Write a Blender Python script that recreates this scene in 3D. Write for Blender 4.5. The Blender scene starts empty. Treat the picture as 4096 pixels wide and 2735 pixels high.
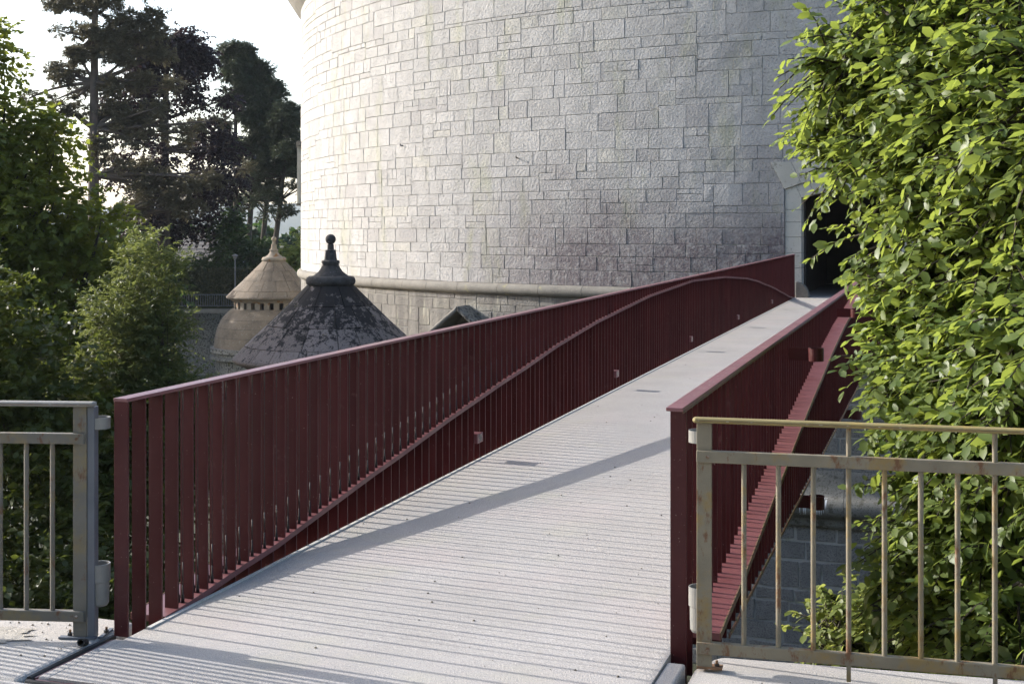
import bpy, bmesh, math, random
import numpy as np
from mathutils import Vector, Matrix

random.seed(7); rng = np.random.default_rng(11)
SC = bpy.context.scene
COL = SC.collection
R_ = math.radians

# ------------------------------------------------------------------ camera, sky, sun
EYE = 1.8713
cam = bpy.data.cameras.new('camera'); camo = bpy.data.objects.new('camera', cam); COL.objects.link(camo)
camo.location = (0, 0, EYE); camo.rotation_euler = (R_(90), 0, 0)
cam.sensor_width = 36; cam.lens = 5248.36 / 4096 * 36; cam.shift_y = -(1367.5 - 924.8) / 4096
cam.clip_start = 0.05; cam.clip_end = 6000
SC.camera = camo

PSI = 0.3176
U = np.array([math.sin(PSI), math.cos(PSI), 0.0])      # along the bridge
P = np.array([math.cos(PSI), -math.sin(PSI), 0.0])     # across the bridge, to the right
ELEV = 23.3
hs = -P + 0.10 * U; hs = hs / np.linalg.norm(hs)
SUN = Vector((hs[0] * math.cos(R_(ELEV)), hs[1] * math.cos(R_(ELEV)), math.sin(R_(ELEV))))
world = bpy.data.worlds.new("World"); SC.world = world; world.use_nodes = True
wn = world.node_tree
sky = wn.nodes.new('ShaderNodeTexSky'); sky.sky_type = 'NISHITA'; sky.sun_disc = False
sky.sun_elevation = R_(ELEV); sky.sun_rotation = math.atan2(hs[0], hs[1])
sky.altitude = 400; sky.air_density = 1.0; sky.dust_density = 3.2; sky.ozone_density = 1.0
wn.links.new(sky.outputs[0], wn.nodes['Background'].inputs[0])
wn.nodes['Background'].inputs[1].default_value = 0.15
sl = bpy.data.lights.new('sun', 'SUN'); sl.energy = 3.0; sl.angle = R_(0.5); sl.color = (1.0, 0.965, 0.925)
so = bpy.data.objects.new('sun', sl); COL.objects.link(so)
so.rotation_euler = SUN.to_track_quat('Z', 'Y').to_euler(); so.location = (-30, 20, 40)
SC.view_settings.view_transform = 'Standard'; SC.view_settings.look = 'None'
SC.view_settings.exposure = 1.41; SC.view_settings.gamma = 1; SC.view_settings.use_curve_mapping = False

# ------------------------------------------------------------------ materials
def new_mat(name):
    m = bpy.data.materials.new(name); m.use_nodes = True
    return m, m.node_tree, m.node_tree.nodes['Principled BSDF']

class NB:
    """small node helper"""
    def __init__(s, nt): s.nt = nt; s.geo = None
    def pos(s, scale=None, obj=False):
        tc = s.nt.nodes.new('ShaderNodeTexCoord')
        o = tc.outputs['Object' if obj else 'Generated']
        if not obj:
            g = s.nt.nodes.new('ShaderNodeNewGeometry'); o = g.outputs['Position']
        if scale:
            mp = s.nt.nodes.new('ShaderNodeMapping'); mp.inputs['Scale'].default_value = scale
            s.nt.links.new(o, mp.inputs[0]); o = mp.outputs[0]
        return o
    def noise(s, vec, scale, detail=4, rough=0.55, dist=0.0):
        n = s.nt.nodes.new('ShaderNodeTexNoise'); n.inputs['Scale'].default_value = scale
        n.inputs['Detail'].default_value = detail; n.inputs['Roughness'].default_value = rough
        n.inputs['Distortion'].default_value = dist
        s.nt.links.new(vec, n.inputs['Vector']); return n.outputs['Fac']
    def voro(s, vec, scale, feat='F1'):
        n = s.nt.nodes.new('ShaderNodeTexVoronoi'); n.feature = feat; n.inputs['Scale'].default_value = scale
        s.nt.links.new(vec, n.inputs['Vector']); return n.outputs['Distance']
    def ramp(s, fac, stops):
        n = s.nt.nodes.new('ShaderNodeValToRGB'); e = n.color_ramp.elements
        while len(e) < len(stops): e.new(0.5)
        for i, (p, c) in enumerate(stops):
            e[i].position = p
            e[i].color = (c, c, c, 1) if isinstance(c, (int, float)) else (*c, 1)
        s.nt.links.new(fac, n.inputs[0]); return n.outputs[0]
    def mix(s, fac, a, b, mode='MIX'):
        n = s.nt.nodes.new('ShaderNodeMix'); n.data_type = 'RGBA'; n.blend_type = mode
        for v, i in ((fac, 0), (a, 6), (b, 7)):
            if isinstance(v, (int, float)): n.inputs[i].default_value = v if i == 0 else (v, v, v, 1)
            elif isinstance(v, tuple): n.inputs[i].default_value = (*v, 1)
            else: s.nt.links.new(v, n.inputs[i])
        return n.outputs[2]
    def math(s, op, a, b):
        n = s.nt.nodes.new('ShaderNodeMath'); n.operation = op
        for v, i in ((a, 0), (b, 1)):
            if isinstance(v, (int, float)): n.inputs[i].default_value = v
            else: s.nt.links.new(v, n.inputs[i])
        return n.outputs[0]
    def attr(s, name):
        n = s.nt.nodes.new('ShaderNodeAttribute'); n.attribute_name = name; return n
    def bump(s, h, strength, dist, bsdf, prev=None):
        n = s.nt.nodes.new('ShaderNodeBump'); n.inputs['Strength'].default_value = strength
        n.inputs['Distance'].default_value = dist
        s.nt.links.new(h, n.inputs['Height'])
        if prev: s.nt.links.new(prev, n.inputs['Normal'])
        s.nt.links.new(n.outputs[0], bsdf.inputs['Normal']); return n.outputs[0]

def noisy(name, c1, c2, scale=6, rough=0.8, bump=0.3, bscale=60, bdist=0.01, speck=None, stain=None, obj=False):
    m, nt, b = new_mat(name); k = NB(nt); v = k.pos(obj=obj)
    col = k.mix(k.ramp(k.noise(v, scale), [(0.3, 0.0), (0.7, 1.0)]), c1, c2)
    if speck:  # (colour, scale, threshold)
        col = k.mix(k.ramp(k.noise(v, speck[1], 2), [(speck[2], 0.0), (speck[2] + 0.08, 1.0)]), col, speck[0])
    if stain:
        col = k.mix(k.ramp(k.noise(v, stain[1], 6, 0.65), [(stain[2], 0.0), (stain[2] + 0.1, 1.0)]), col, stain[0])
    nt.links.new(col, b.inputs['Base Color']); b.inputs['Roughness'].default_value = rough
    if bump: k.bump(k.noise(v, bscale, 5, 0.65), bump, bdist, b)
    return m

# maroon paint
def paint(name, base, rough, spec=0.28):
    m, nt, b = new_mat(name); k = NB(nt); v = k.pos()
    col = k.mix(k.ramp(k.noise(v, 3.0), [(0.35, 0.0), (0.7, 1.0)]), base, tuple(x * 1.25 + 0.004 for x in base))
    a = k.attr('rnd').outputs['Fac']
    col = k.mix(a, k.mix(0.22, col, 0.0), k.mix(0.05, col, (0.16, 0.05, 0.05)))
    col = k.mix(k.ramp(k.noise(v, 9.0, 6, 0.7), [(0.62, 0.0), (0.72, 0.35)]), col, (0.16, 0.09, 0.085))
    col = k.mix(k.ramp(k.noise(k.pos((14, 14, 0.7)), 2.0, 4, 0.6), [(0.56, 0.0), (0.74, 0.12)]), col, (0.17, 0.09, 0.085))
    col = k.mix(k.ramp(k.noise(v, 90, 2, 0.5), [(0.72, 0.0), (0.76, 0.6)]), col, (0.30, 0.24, 0.22))
    nt.links.new(col, b.inputs['Base Color'])
    b.inputs['Roughness'].default_value = rough; b.inputs['Specular IOR Level'].default_value = spec
    nt.links.new(k.ramp(k.noise(v, 5), [(0.3, rough - 0.07), (0.7, rough + 0.1)]), b.inputs['Roughness'])
    k.bump(k.noise(v, 240, 2), 0.06, 0.002, b)
    return m
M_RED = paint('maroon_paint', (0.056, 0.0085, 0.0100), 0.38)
M_REDTOP = paint('weathered_skylit_maroon_paint', (0.165, 0.060, 0.066), 0.36, 0.75)  # weathered paint, also lightened pinkish for the sky reflected in the rail top
M_RIB = paint('dusty_sunlit_maroon_paint', (0.150, 0.052, 0.054), 0.42, 0.6)  # dusty paint, base colour also raised to carry sunlight on the rib
M_MOSSEDGE = noisy('mossy_painted_edge', (0.10, 0.10, 0.035), (0.17, 0.055, 0.045), 14, 0.85, 0.4, 90, 0.004)
m, nt, b = new_mat('polished_steel'); b.inputs['Base Color'].default_value = (0.085, 0.085, 0.085, 1); b.inputs['Metallic'].default_value = 1; b.inputs['Roughness'].default_value = 0.33; M_STEEL = m
m, nt, b = new_mat('dark_steel'); b.inputs['Base Color'].default_value = (0.03, 0.03, 0.032, 1); b.inputs['Metallic'].default_value = 0.6; b.inputs['Roughness'].default_value = 0.35; M_DSTEEL = m
m, nt, b = new_mat('lamp_glass'); b.inputs['Base Color'].default_value = (0.05, 0.045, 0.045, 1); b.inputs['Roughness'].default_value = 0.08; M_LENS = m
m, nt, b = new_mat('black_rubber'); b.inputs['Base Color'].default_value = (0.018, 0.017, 0.017, 1); b.inputs['Roughness'].default_value = 0.55; M_RUBBER = m
M_PVC = noisy('grey_plastic_pipe', (0.22, 0.215, 0.20), (0.16, 0.158, 0.148), 9, 0.45, 0.05, 60, 0.002)

def concrete(name, c1, c2, groove=False, gravel=0.0):
    m, nt, b = new_mat(name); k = NB(nt); v = k.pos()
    col = k.mix(k.ramp(k.noise(v, 1.3, 5), [(0.3, 0.0), (0.72, 1.0)]), c1, c2)
    col = k.mix(k.ramp(k.noise(v, 170, 2, 0.7), [(0.36, 0.8), (0.60, 0.0)]), col, tuple(x * 0.55 for x in c1))
    col = k.mix(k.ramp(k.noise(v, 120, 1), [(0.66, 0.0), (0.74, 0.55)]), col, (0.70, 0.68, 0.64))
    col = k.mix(k.ramp(k.noise(v, 2.7, 6, 0.7, 0.6), [(0.63, 0.0), (0.76, 0.32)]), col, (0.36, 0.31, 0.22))
    col = k.mix(k.ramp(k.noise(v, 4.5, 6, 0.7), [(0.66, 0.0), (0.75, 0.30)]), col, (0.25, 0.24, 0.23))
    col = k.mix(k.ramp(k.noise(v, 0.9, 3), [(0.52, 0.0), (0.68, 0.5)]), col, k.mix(0.5, col, (0.47, 0.385, 0.36)))
    col = k.mix(k.ramp(k.noise(v, 1.7, 4), [(0.56, 0.0), (0.70, 0.5)]), col, k.mix(0.5, col, (0.42, 0.40, 0.28)))
    nt.links.new(col, b.inputs['Base Color']); b.inputs['Roughness'].default_value = 0.88
    h = k.noise(v, 150, 3, 0.6)
    if gravel: h = k.math('ADD', h, k.math('MULTIPLY', k.noise(v, 28, 4, 0.7), gravel))
    n = k.bump(h, 0.55, 0.006, b)
    if groove:
        k.bump(k.noise(k.pos((26, 3, 1)), 4, 2), 0.22, 0.006, b, n)
    return m
M_DECK = concrete('deck_concrete', (0.405, 0.376, 0.345), (0.48, 0.45, 0.42), True)
M_TERR = concrete('terrace_concrete', (0.43, 0.40, 0.365), (0.51, 0.48, 0.445), gravel=0.4)
M_GRAV = concrete('rough_aggregate_concrete', (0.36, 0.33, 0.28), (0.50, 0.47, 0.42), gravel=3.5)
M_EDGE = concrete('pale_concrete_edge', (0.58, 0.57, 0.53), (0.64, 0.62, 0.58))

def railpaint(name, base, rust, lich, rusta=0.60):
    m, nt, b = new_mat(name); k = NB(nt); v = k.pos()
    col = k.mix(k.ramp(k.noise(v, 7), [(0.3, 0.0), (0.7, 1.0)]), base, tuple(x * 0.72 for x in base))
    col = k.mix(k.ramp(k.noise(v, 5.5, 7, 0.7), [(0.50, 0.0), (0.62, 0.75)]), col, lich)
    col = k.mix(k.ramp(k.noise(k.pos((1, 1, .45)), 14, 8, 0.75, 0.0), [(rusta, 0.0), (rusta + 0.07, 0.9)]), col, rust)
    nt.links.new(col, b.inputs['Base Color']); b.inputs['Roughness'].default_value = 0.68
    k.bump(k.noise(v, 45, 6, 0.7), 0.35, 0.004, b)
    return m
M_RAILG = railpaint('weathered_grey_paint', (0.155, 0.143, 0.118), (0.105, 0.045, 0.018), (0.19, 0.145, 0.065), 0.57)
M_RAILY = railpaint('lichened_grey_paint', (0.215, 0.185, 0.128), (0.125, 0.052, 0.018), (0.235, 0.155, 0.045), 0.545)
M_HANDY = railpaint('yellowed_handrail_paint', (0.27, 0.215, 0.085), (0.13, 0.07, 0.025), (0.29, 0.20, 0.045), 0.66)
M_HANDG = railpaint('pale_handrail_paint', (0.25, 0.24, 0.215), (0.12, 0.08, 0.05), (0.22, 0.195, 0.16), 0.70)
M_TUBE = noisy('bluish_grey_steel_paint', (0.095, 0.105, 0.122), (0.12, 0.13, 0.148), 8, 0.5, 0.1, 60, 0.002)
M_RUST = noisy('rusty_base_plate', (0.22, 0.12, 0.06), (0.10, 0.055, 0.03), 22, 0.85, 0.4, 60, 0.004, ((0.36, 0.33, 0.30), 30, 0.58))

def stone_mat(name, c1, c2, mort=None, stains=True, rough_b=0.8, streak=False):
    m, nt, b = new_mat(name); k = NB(nt); v = k.pos()
    a = k.attr('rnd').outputs['Fac']
    col = k.mix(a, c1, c2)
    col = k.mix(k.ramp(a, [(0.93, 0.0), (0.95, 0.30)]), col, (0.42, 0.40, 0.31))
    col = k.mix(k.ramp(a, [(0.06, 0.3), (0.08, 0.0)]), col, (0.29, 0.27, 0.275))
    col = k.mix(k.ramp(k.noise(v, 2.2, 6, 0.65), [(0.42, 0.0), (0.75, 0.75)]), col, tuple(x * 0.72 for x in c1))
    # pits
    pits = k.ramp(k.noise(v, 26, 4, 0.6), [(0.60, 0.0), (0.68, 1.0)])
    col = k.mix(k.math('MULTIPLY', pits, 0.55), col, tuple(x * 0.42 for x in c1))
    g2 = k.noise(v, 58, 3, 0.7)
    col = k.mix(k.ramp(g2, [(0.52, 0.0), (0.72, 0.55)]), col, tuple(x * 0.55 for x in c1))
    if streak:
        stv = k.pos((1.6, 1.6, 0.16))
        col = k.mix(k.ramp(k.noise(stv, 1.7, 5, 0.6), [(0.40, 0.6), (0.60, 0.0)]), col, (0.085, 0.078, 0.072))
        col = k.mix(k.ramp(k.noise(stv, 2.1, 4, 0.6), [(0.64, 0.0), (0.70, 0.8)]), col, (0.44, 0.43, 0.33))
    if stains:
        # greenish algae, vertically drawn out
        alg = k.ramp(k.noise(k.pos((1.1, 1.1, 0.35)), 1.0, 7, 0.68), [(0.55, 0.0), (0.72, 0.55)])
        col = k.mix(alg, col, (0.29, 0.30, 0.17))
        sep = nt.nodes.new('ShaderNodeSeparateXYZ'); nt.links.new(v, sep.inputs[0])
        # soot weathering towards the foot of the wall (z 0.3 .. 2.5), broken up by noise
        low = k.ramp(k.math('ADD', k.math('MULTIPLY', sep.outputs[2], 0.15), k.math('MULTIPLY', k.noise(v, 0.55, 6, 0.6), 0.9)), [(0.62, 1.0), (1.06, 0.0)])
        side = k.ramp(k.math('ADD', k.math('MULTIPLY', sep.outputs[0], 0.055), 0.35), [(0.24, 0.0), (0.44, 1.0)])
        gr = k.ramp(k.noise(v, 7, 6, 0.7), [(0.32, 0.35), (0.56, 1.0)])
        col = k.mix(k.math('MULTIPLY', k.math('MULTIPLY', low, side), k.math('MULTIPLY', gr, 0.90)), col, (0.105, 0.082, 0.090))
    nt.links.new(col, b.inputs['Base Color']); b.inputs['Roughness'].default_value = 0.9
    hh = k.math('ADD', k.noise(v, 15, 6, 0.62), k.math('MULTIPLY', k.math('SUBTRACT', 1.0, pits), 0.5))
    k.bump(hh, rough_b, 0.045, b)
    return m
M_STONE = stone_mat('pale_limestone', (0.375, 0.364, 0.353), (0.440, 0.428, 0.416))
M_STONELOW = stone_mat('stained_limestone', (0.20, 0.186, 0.168), (0.265, 0.25, 0.222), stains=False, streak=True)
M_ASHLAR = noisy('smooth_ashlar', (0.46, 0.44, 0.39), (0.38, 0.365, 0.32), 2.2, 0.85, 0.35, 40, 0.008, ((0.27, 0.255, 0.215), 18, 0.63), ((0.20, 0.19, 0.155), 3.2, 0.57))
M_MORTAR = noisy('grey_mortar', (0.27, 0.265, 0.245), (0.33, 0.325, 0.305), 4, 0.95, 0.6, 40, 0.01, None, ((0.17, 0.18, 0.11), 1.6, 0.56))
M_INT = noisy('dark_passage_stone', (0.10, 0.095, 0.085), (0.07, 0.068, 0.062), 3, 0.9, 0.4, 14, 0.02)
M_CORD = noisy('cordon_limestone', (0.20, 0.185, 0.160), (0.135, 0.125, 0.108), 2.4, 0.9, 0.6, 26, 0.015, ((0.22, 0.21, 0.17), 24, 0.6), ((0.27, 0.25, 0.13), 2.0, 0.62))
M_BASE = noisy('rough_base_masonry', (0.16, 0.155, 0.15), (0.215, 0.21, 0.20), 3, 0.95, 1.0, 18, 0.04, ((0.10, 0.10, 0.098), 30, 0.54))
M_STREAK = noisy('lime_streaked_moulding', (0.125, 0.122, 0.108), (0.185, 0.18, 0.162), 2.5, 0.9, 0.7, 24, 0.02, ((0.075, 0.07, 0.058), 26, 0.56), ((0.07, 0.066, 0.05), 5, 0.54))

def roof_mat(name, c1, c2, stain, sa, lichen):
    m, nt, b = new_mat(name); k = NB(nt); v = k.pos()
    a = k.attr('rnd').outputs['Fac']
    col = k.mix(a, c1, c2)
    col = k.mix(k.ramp(k.noise(v, 34, 3, 0.6), [(0.60, 0.0), (0.66, 0.55)]), col, lichen)
    sep = nt.nodes.new('ShaderNodeSeparateXYZ'); nt.links.new(v, sep.inputs[0])
    if sa is not None:
        th = k.math('ADD', k.noise(v, 4.2, 9, 0.76), k.math('MULTIPLY', k.math('ADD', sep.outputs[2], 0.75), 0.12))
        col = k.mix(k.ramp(th, [(sa, 0.0), (sa + 0.045, 1.0)]), col, stain)
        col = k.mix(k.ramp(k.noise(v, 19, 6, 0.7), [(0.575, 0.0), (0.62, 0.9)]), col, stain)
        col = k.mix(k.ramp(k.noise(v, 2.6, 5, 0.6), [(0.68, 0.0), (0.73, 0.8)]), col, (0.10, 0.085, 0.02))
    if sa is None:
        col = k.mix(k.ramp(k.noise(v, 1.3, 8, 0.7), [(0.44, 0.0), (0.66, 0.75)]), col, (0.085, 0.068, 0.05))
        col = k.mix(k.ramp(k.noise(v, 9, 5, 0.7), [(0.58, 0.0), (0.66, 0.6)]), col, (0.30, 0.28, 0.23))
    nt.links.new(col, b.inputs['Base Color']); b.inputs['Roughness'].default_value = 0.92
    k.bump(k.noise(v, 22, 6, 0.65), 0.6, 0.015, b)
    return m
M_ROOFD = roof_mat('blackened_stone_slab', (0.150, 0.116, 0.100), (0.195, 0.155, 0.138), (0.012, 0.009, 0.008), 0.505, (0.19, 0.17, 0.165))
M_ROOFB = roof_mat('brown_stone_slab', (0.165, 0.128, 0.09), (0.205, 0.16, 0.115), None, None, (0.30, 0.27, 0.22))
M_ROOFDK = noisy('blackened_stone', (0.028, 0.023, 0.020), (0.070, 0.062, 0.056), 6, 0.92, 0.8, 26, 0.014, ((0.15, 0.142, 0.138), 14, 0.64))
M_ROOFBK = noisy('brown_weathered_stone', (0.19, 0.16, 0.125), (0.26, 0.22, 0.17), 4, 0.92, 0.5, 26, 0.012, ((0.20, 0.10, 0.035), 3, 0.60))
M_JOINT = noisy('dark_roof_joint', (0.05, 0.045, 0.04), (0.08, 0.07, 0.06), 8, 0.95, 0.3, 40, 0.01)
M_RUBBLE = noisy('mossy_rubble', (0.16, 0.15, 0.13), (0.24, 0.23, 0.20), 5, 0.95, 0.9, 14, 0.04, ((0.06, 0.055, 0.05), 9, 0.52), ((0.13, 0.12, 0.04), 4, 0.6))

def leaf_mat(name, c1, c2, trans=0.4, tcol=None, rough=0.5, spec=0.4):
    m, nt, b = new_mat(name); k = NB(nt)
    a = k.attr('rnd').outputs['Fac']
    col = k.mix(a, c1, c2)
    nt.links.new(col, b.inputs['Base Color']); b.inputs['Roughness'].default_value = rough
    b.inputs['Specular IOR Level'].default_value = spec
    t = nt.nodes.new('ShaderNodeBsdfTranslucent')
    tc = k.mix(0.5, col, tcol or tuple(min(1, x * 1.6) for x in c2)); nt.links.new(tc, t.inputs[0])
    mx = nt.nodes.new('ShaderNodeMixShader'); mx.inputs[0].default_value = trans
    nt.links.new(b.outputs[0], mx.inputs[1]); nt.links.new(t.outputs[0], mx.inputs[2])
    out = nt.nodes['Material Output']; nt.links.new(mx.outputs[0], out.inputs[0])
    return m
M_LEAF = leaf_mat('broad_green_leaf', (0.062, 0.105, 0.028), (0.155, 0.200, 0.052), 0.50, (0.44, 0.53, 0.08), 0.44, 0.40)
M_LEAFW = leaf_mat('dark_tree_leaf', (0.080, 0.104, 0.018), (0.130, 0.158, 0.028), 0.46, (0.38, 0.43, 0.05))
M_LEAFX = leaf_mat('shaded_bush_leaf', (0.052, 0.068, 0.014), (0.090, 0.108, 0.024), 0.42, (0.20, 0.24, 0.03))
M_WILLOW = leaf_mat('grey_green_narrow_leaf', (0.070, 0.092, 0.034), (0.112, 0.134, 0.046), 0.43, (0.28, 0.32, 0.08))
M_BEECH = leaf_mat('purple_leaf', (0.013, 0.009, 0.014), (0.026, 0.015, 0.020), 0.22, (0.07, 0.03, 0.03))
M_PINE = leaf_mat('pine_needle', (0.030, 0.040, 0.020), (0.055, 0.064, 0.034), 0.2)
M_PINEB = leaf_mat('bronzed_pine_needle', (0.066, 0.064, 0.036), (0.125, 0.11, 0.066), 0.25)
M_PINEG = leaf_mat('blue_green_pine_needle', (0.036, 0.050, 0.028), (0.072, 0.086, 0.046), 0.22)
M_HEDGE = leaf_mat('clipped_hedge_leaf', (0.028, 0.036, 0.012), (0.055, 0.06, 0.018), 0.25)
M_BUSH = leaf_mat('dark_bush_leaf', (0.022, 0.042, 0.016), (0.045, 0.08, 0.022), 0.3, (0.1, 0.18, 0.03))
M_BUSHL = leaf_mat('light_bush_leaf', (0.12, 0.16, 0.045), (0.18, 0.215, 0.065), 0.5, (0.5, 0.55, 0.12))
M_BARK = noisy('grey_brown_bark', (0.075, 0.06, 0.045), (0.045, 0.037, 0.03), 6, 0.95, 0.8, 18, 0.03)
M_BARKP = noisy('pine_bark', (0.11, 0.085, 0.07), (0.07, 0.055, 0.045), 3, 0.95, 0.6, 10, 0.05)
M_TWIG = noisy('dark_twig_bark', (0.035, 0.028, 0.02), (0.06, 0.048, 0.034), 10, 0.9, 0.2, 60, 0.004)
M_FRUIT = noisy('green_husk', (0.17, 0.22, 0.06), (0.22, 0.27, 0.09), 20, 0.5, 0.1, 60, 0.002)
M_SOIL = noisy('moat_grass', (0.020, 0.026, 0.010), (0.040, 0.042, 0.016), 0.8, 0.95, 0.6, 8, 0.06)
M_LAWN = noisy('far_grass', (0.045, 0.062, 0.02), (0.07, 0.085, 0.028), 0.2, 0.95, 0.3, 3, 0.05)
M_HILL = noisy('wooded_hillside', (0.030, 0.046, 0.022), (0.055, 0.072, 0.032), 0.03, 0.95, 0.8, 0.08, 6.0)
M_TILE = noisy('grey_roof_tile', (0.24, 0.21, 0.18), (0.30, 0.27, 0.23), 1.5, 0.85, 0.3, 9, 0.02)
M_PLASTER = noisy('white_plaster', (0.55, 0.56, 0.57), (0.6, 0.6, 0.6), 1, 0.9, 0.1, 9, 0.01)
m, nt, b = new_mat('dark_window_glass'); b.inputs['Base Color'].default_value = (0.03, 0.035, 0.04, 1); b.inputs['Roughness'].default_value = 0.1; M_GLASS = m
M_FRAME = noisy('pale_wood_frame', (0.47, 0.45, 0.38), (0.40, 0.38, 0.33), 4, 0.7, 0.2, 40, 0.004)
M_DARKW = noisy('dark_door_timber', (0.020, 0.018, 0.016), (0.030, 0.027, 0.024), 8, 0.8, 0.3, 40, 0.004)

# ------------------------------------------------------------------ mesh helpers
def tag(o, label=None, cat=None, group=None, kind=None):
    if label: o['label'] = label
    if cat: o['category'] = cat
    if group: o['group'] = group
    if kind: o['kind'] = kind
    return o

def empty(name, loc, label, cat, group=None):
    o = bpy.data.objects.new(name, None); COL.objects.link(o); o.location = loc; o.empty_display_size = 0.3
    return tag(o, label, cat, group)

class MB:
    def __init__(s): s.v = []; s.f = []; s.m = []; s.r = []
    def add(s, verts, faces, mi=0, r=None):
        n = len(s.v); s.v += [tuple(map(float, q)) for q in verts]
        s.f += [tuple(i + n for i in q) for q in faces]; s.m += [mi] * len(faces)
        s.r += [random.random() if r is None else r] * len(faces)
        return s
    def box(s, o, ax, ay, az, mi=0, r=None):
        """o = corner, ax ay az = edge vectors"""
        o, ax, ay, az = (np.array(q, float) for q in (o, ax, ay, az))
        if np.dot(np.cross(ax, ay), az) < 0: ax, ay = ay, ax
        c = [o, o + ax, o + ax + ay, o + ay]; c = c + [q + az for q in c]
        return s.add(c, [(0, 3, 2, 1), (4, 5, 6, 7), (0, 1, 5, 4), (1, 2, 6, 5), (2, 3, 7, 6), (3, 0, 4, 7)], mi, r)
    def tube(s, pts, rad, n=8, mi=0, cap=True, r=None):
        pts = [np.array(q, float) for q in pts]
        if isinstance(rad, (int, float)): rad = [rad] * len(pts)
        vs = []; fs = []
        for i, q in enumerate(pts):
            d = pts[min(i + 1, len(pts) - 1)] - pts[max(i - 1, 0)]; d = d / (np.linalg.norm(d) + 1e-9)
            a = np.cross(d, [0, 0, 1] if abs(d[2]) < 0.9 else [1, 0, 0]); a /= np.linalg.norm(a); b_ = np.cross(d, a)
            for j in range(n):
                t = 2 * math.pi * j / n; vs.append(q + rad[i] * (a * math.cos(t) + b_ * math.sin(t)))
        for i in range(len(pts) - 1):
            for j in range(n):
                fs.append((i * n + j, i * n + (j + 1) % n, (i + 1) * n + (j + 1) % n, (i + 1) * n + j))
        if cap: fs += [tuple(range(n))[::-1], tuple((len(pts) - 1) * n + j for j in range(n))]
        return s.add(vs, fs, mi, r)
    def lathe(s, prof, c=(0, 0, 0), n=32, mi=0, r=None):
        vs = []; fs = []
        for (ra, z) in prof:
            for j in range(n):
                t = 2 * math.pi * j / n; vs.append((c[0] + ra * math.cos(t), c[1] + ra * math.sin(t), c[2] + z))
        for i in range(len(prof) - 1):
            for j in range(n):
                fs.append((i * n + j, i * n + (j + 1) % n, (i + 1) * n + (j + 1) % n, (i + 1) * n + j))
        return s.add(vs, fs, mi, r)
    def ringtube(s, c, ro, ri, z0, z1, n=24, mi=0):
        return s.lathe([(ro, z0), (ro, z1), (ri, z1), (ri, z0), (ro, z0)], c, n, mi)
    def mesh(s, name, mats, smooth=False):
        me = bpy.data.meshes.new(name); me.from_pydata(s.v, [], s.f)
        for q in (mats if isinstance(mats, (list, tuple)) else [mats]): me.materials.append(q)
        me.polygons.foreach_set('material_index', s.m)
        a = me.attributes.new('rnd', 'FLOAT', 'FACE'); a.data.foreach_set('value', s.r)
        if smooth: me.polygons.foreach_set('use_smooth', [True] * len(s.f))
        me.update(); return me
    def build(s, name, mats, parent=None, smooth=False, world=True):
        return link(name, s.mesh(name, mats, smooth), parent, world)

def link(name, me, parent=None, world=True):
    o = bpy.data.objects.new(name, me); COL.objects.link(o)
    if parent is not None:
        o.parent = parent
        if world: o.matrix_parent_inverse = base_inv(parent)
    return o
def base_inv(p):
    mtx = p.matrix_basis.copy()
    q = p
    while q.parent is not None:
        mtx = q.parent.matrix_basis @ q.matrix_parent_inverse @ mtx if False else mtx
        q = q.parent
    # parents that are themselves children were built in world coordinates, so their world matrix is identity
    if p.parent is not None: return Matrix.Identity(4)
    return mtx.inverted()
def bevel(o, w, seg=2):
    md = o.modifiers.new('bevel', 'BEVEL'); md.width = w; md.segments = seg; md.limit_method = 'ANGLE'; md.angle_limit = R_(40)
    return o

# bridge frame -------------------------------------------------------------
O = np.array([-1.7716, 6.0494, 0.0]); SL = 0.0066; W = 2.4225; WP = 0.0741; LB = 28.83; HP = 1.1; OUT = 0.185
def B(t, lat, z):
    q = O + t * U + lat * P
    return np.array([q[0], q[1], SL * t + z])
TR = 25.0
C = O + (LB + TR) * U + W / 2 * P
def T(a, r, z):
    a = R_(a); q = C + r * (-U * math.cos(a) + P * math.sin(a))
    return np.array([q[0], q[1], z])

AT = [(0, 0.0), (.45, .018), (.73, .044), (1.02, .074), (1.43, .104), (1.7, .138), (2.76, .268), (3.19, .312), (4.14, .428), (5.44, .562), (6.0, .611), (7.1, .725), (8.67, .846), (11.34, .982), (14.42, 1.048)]
AT = AT + [(28.83 - t, z) for t, z in AT[::-1][1:]]
ax_, az_ = zip(*AT)
def arch(t): return float(np.interp(t, ax_, az_))

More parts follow.
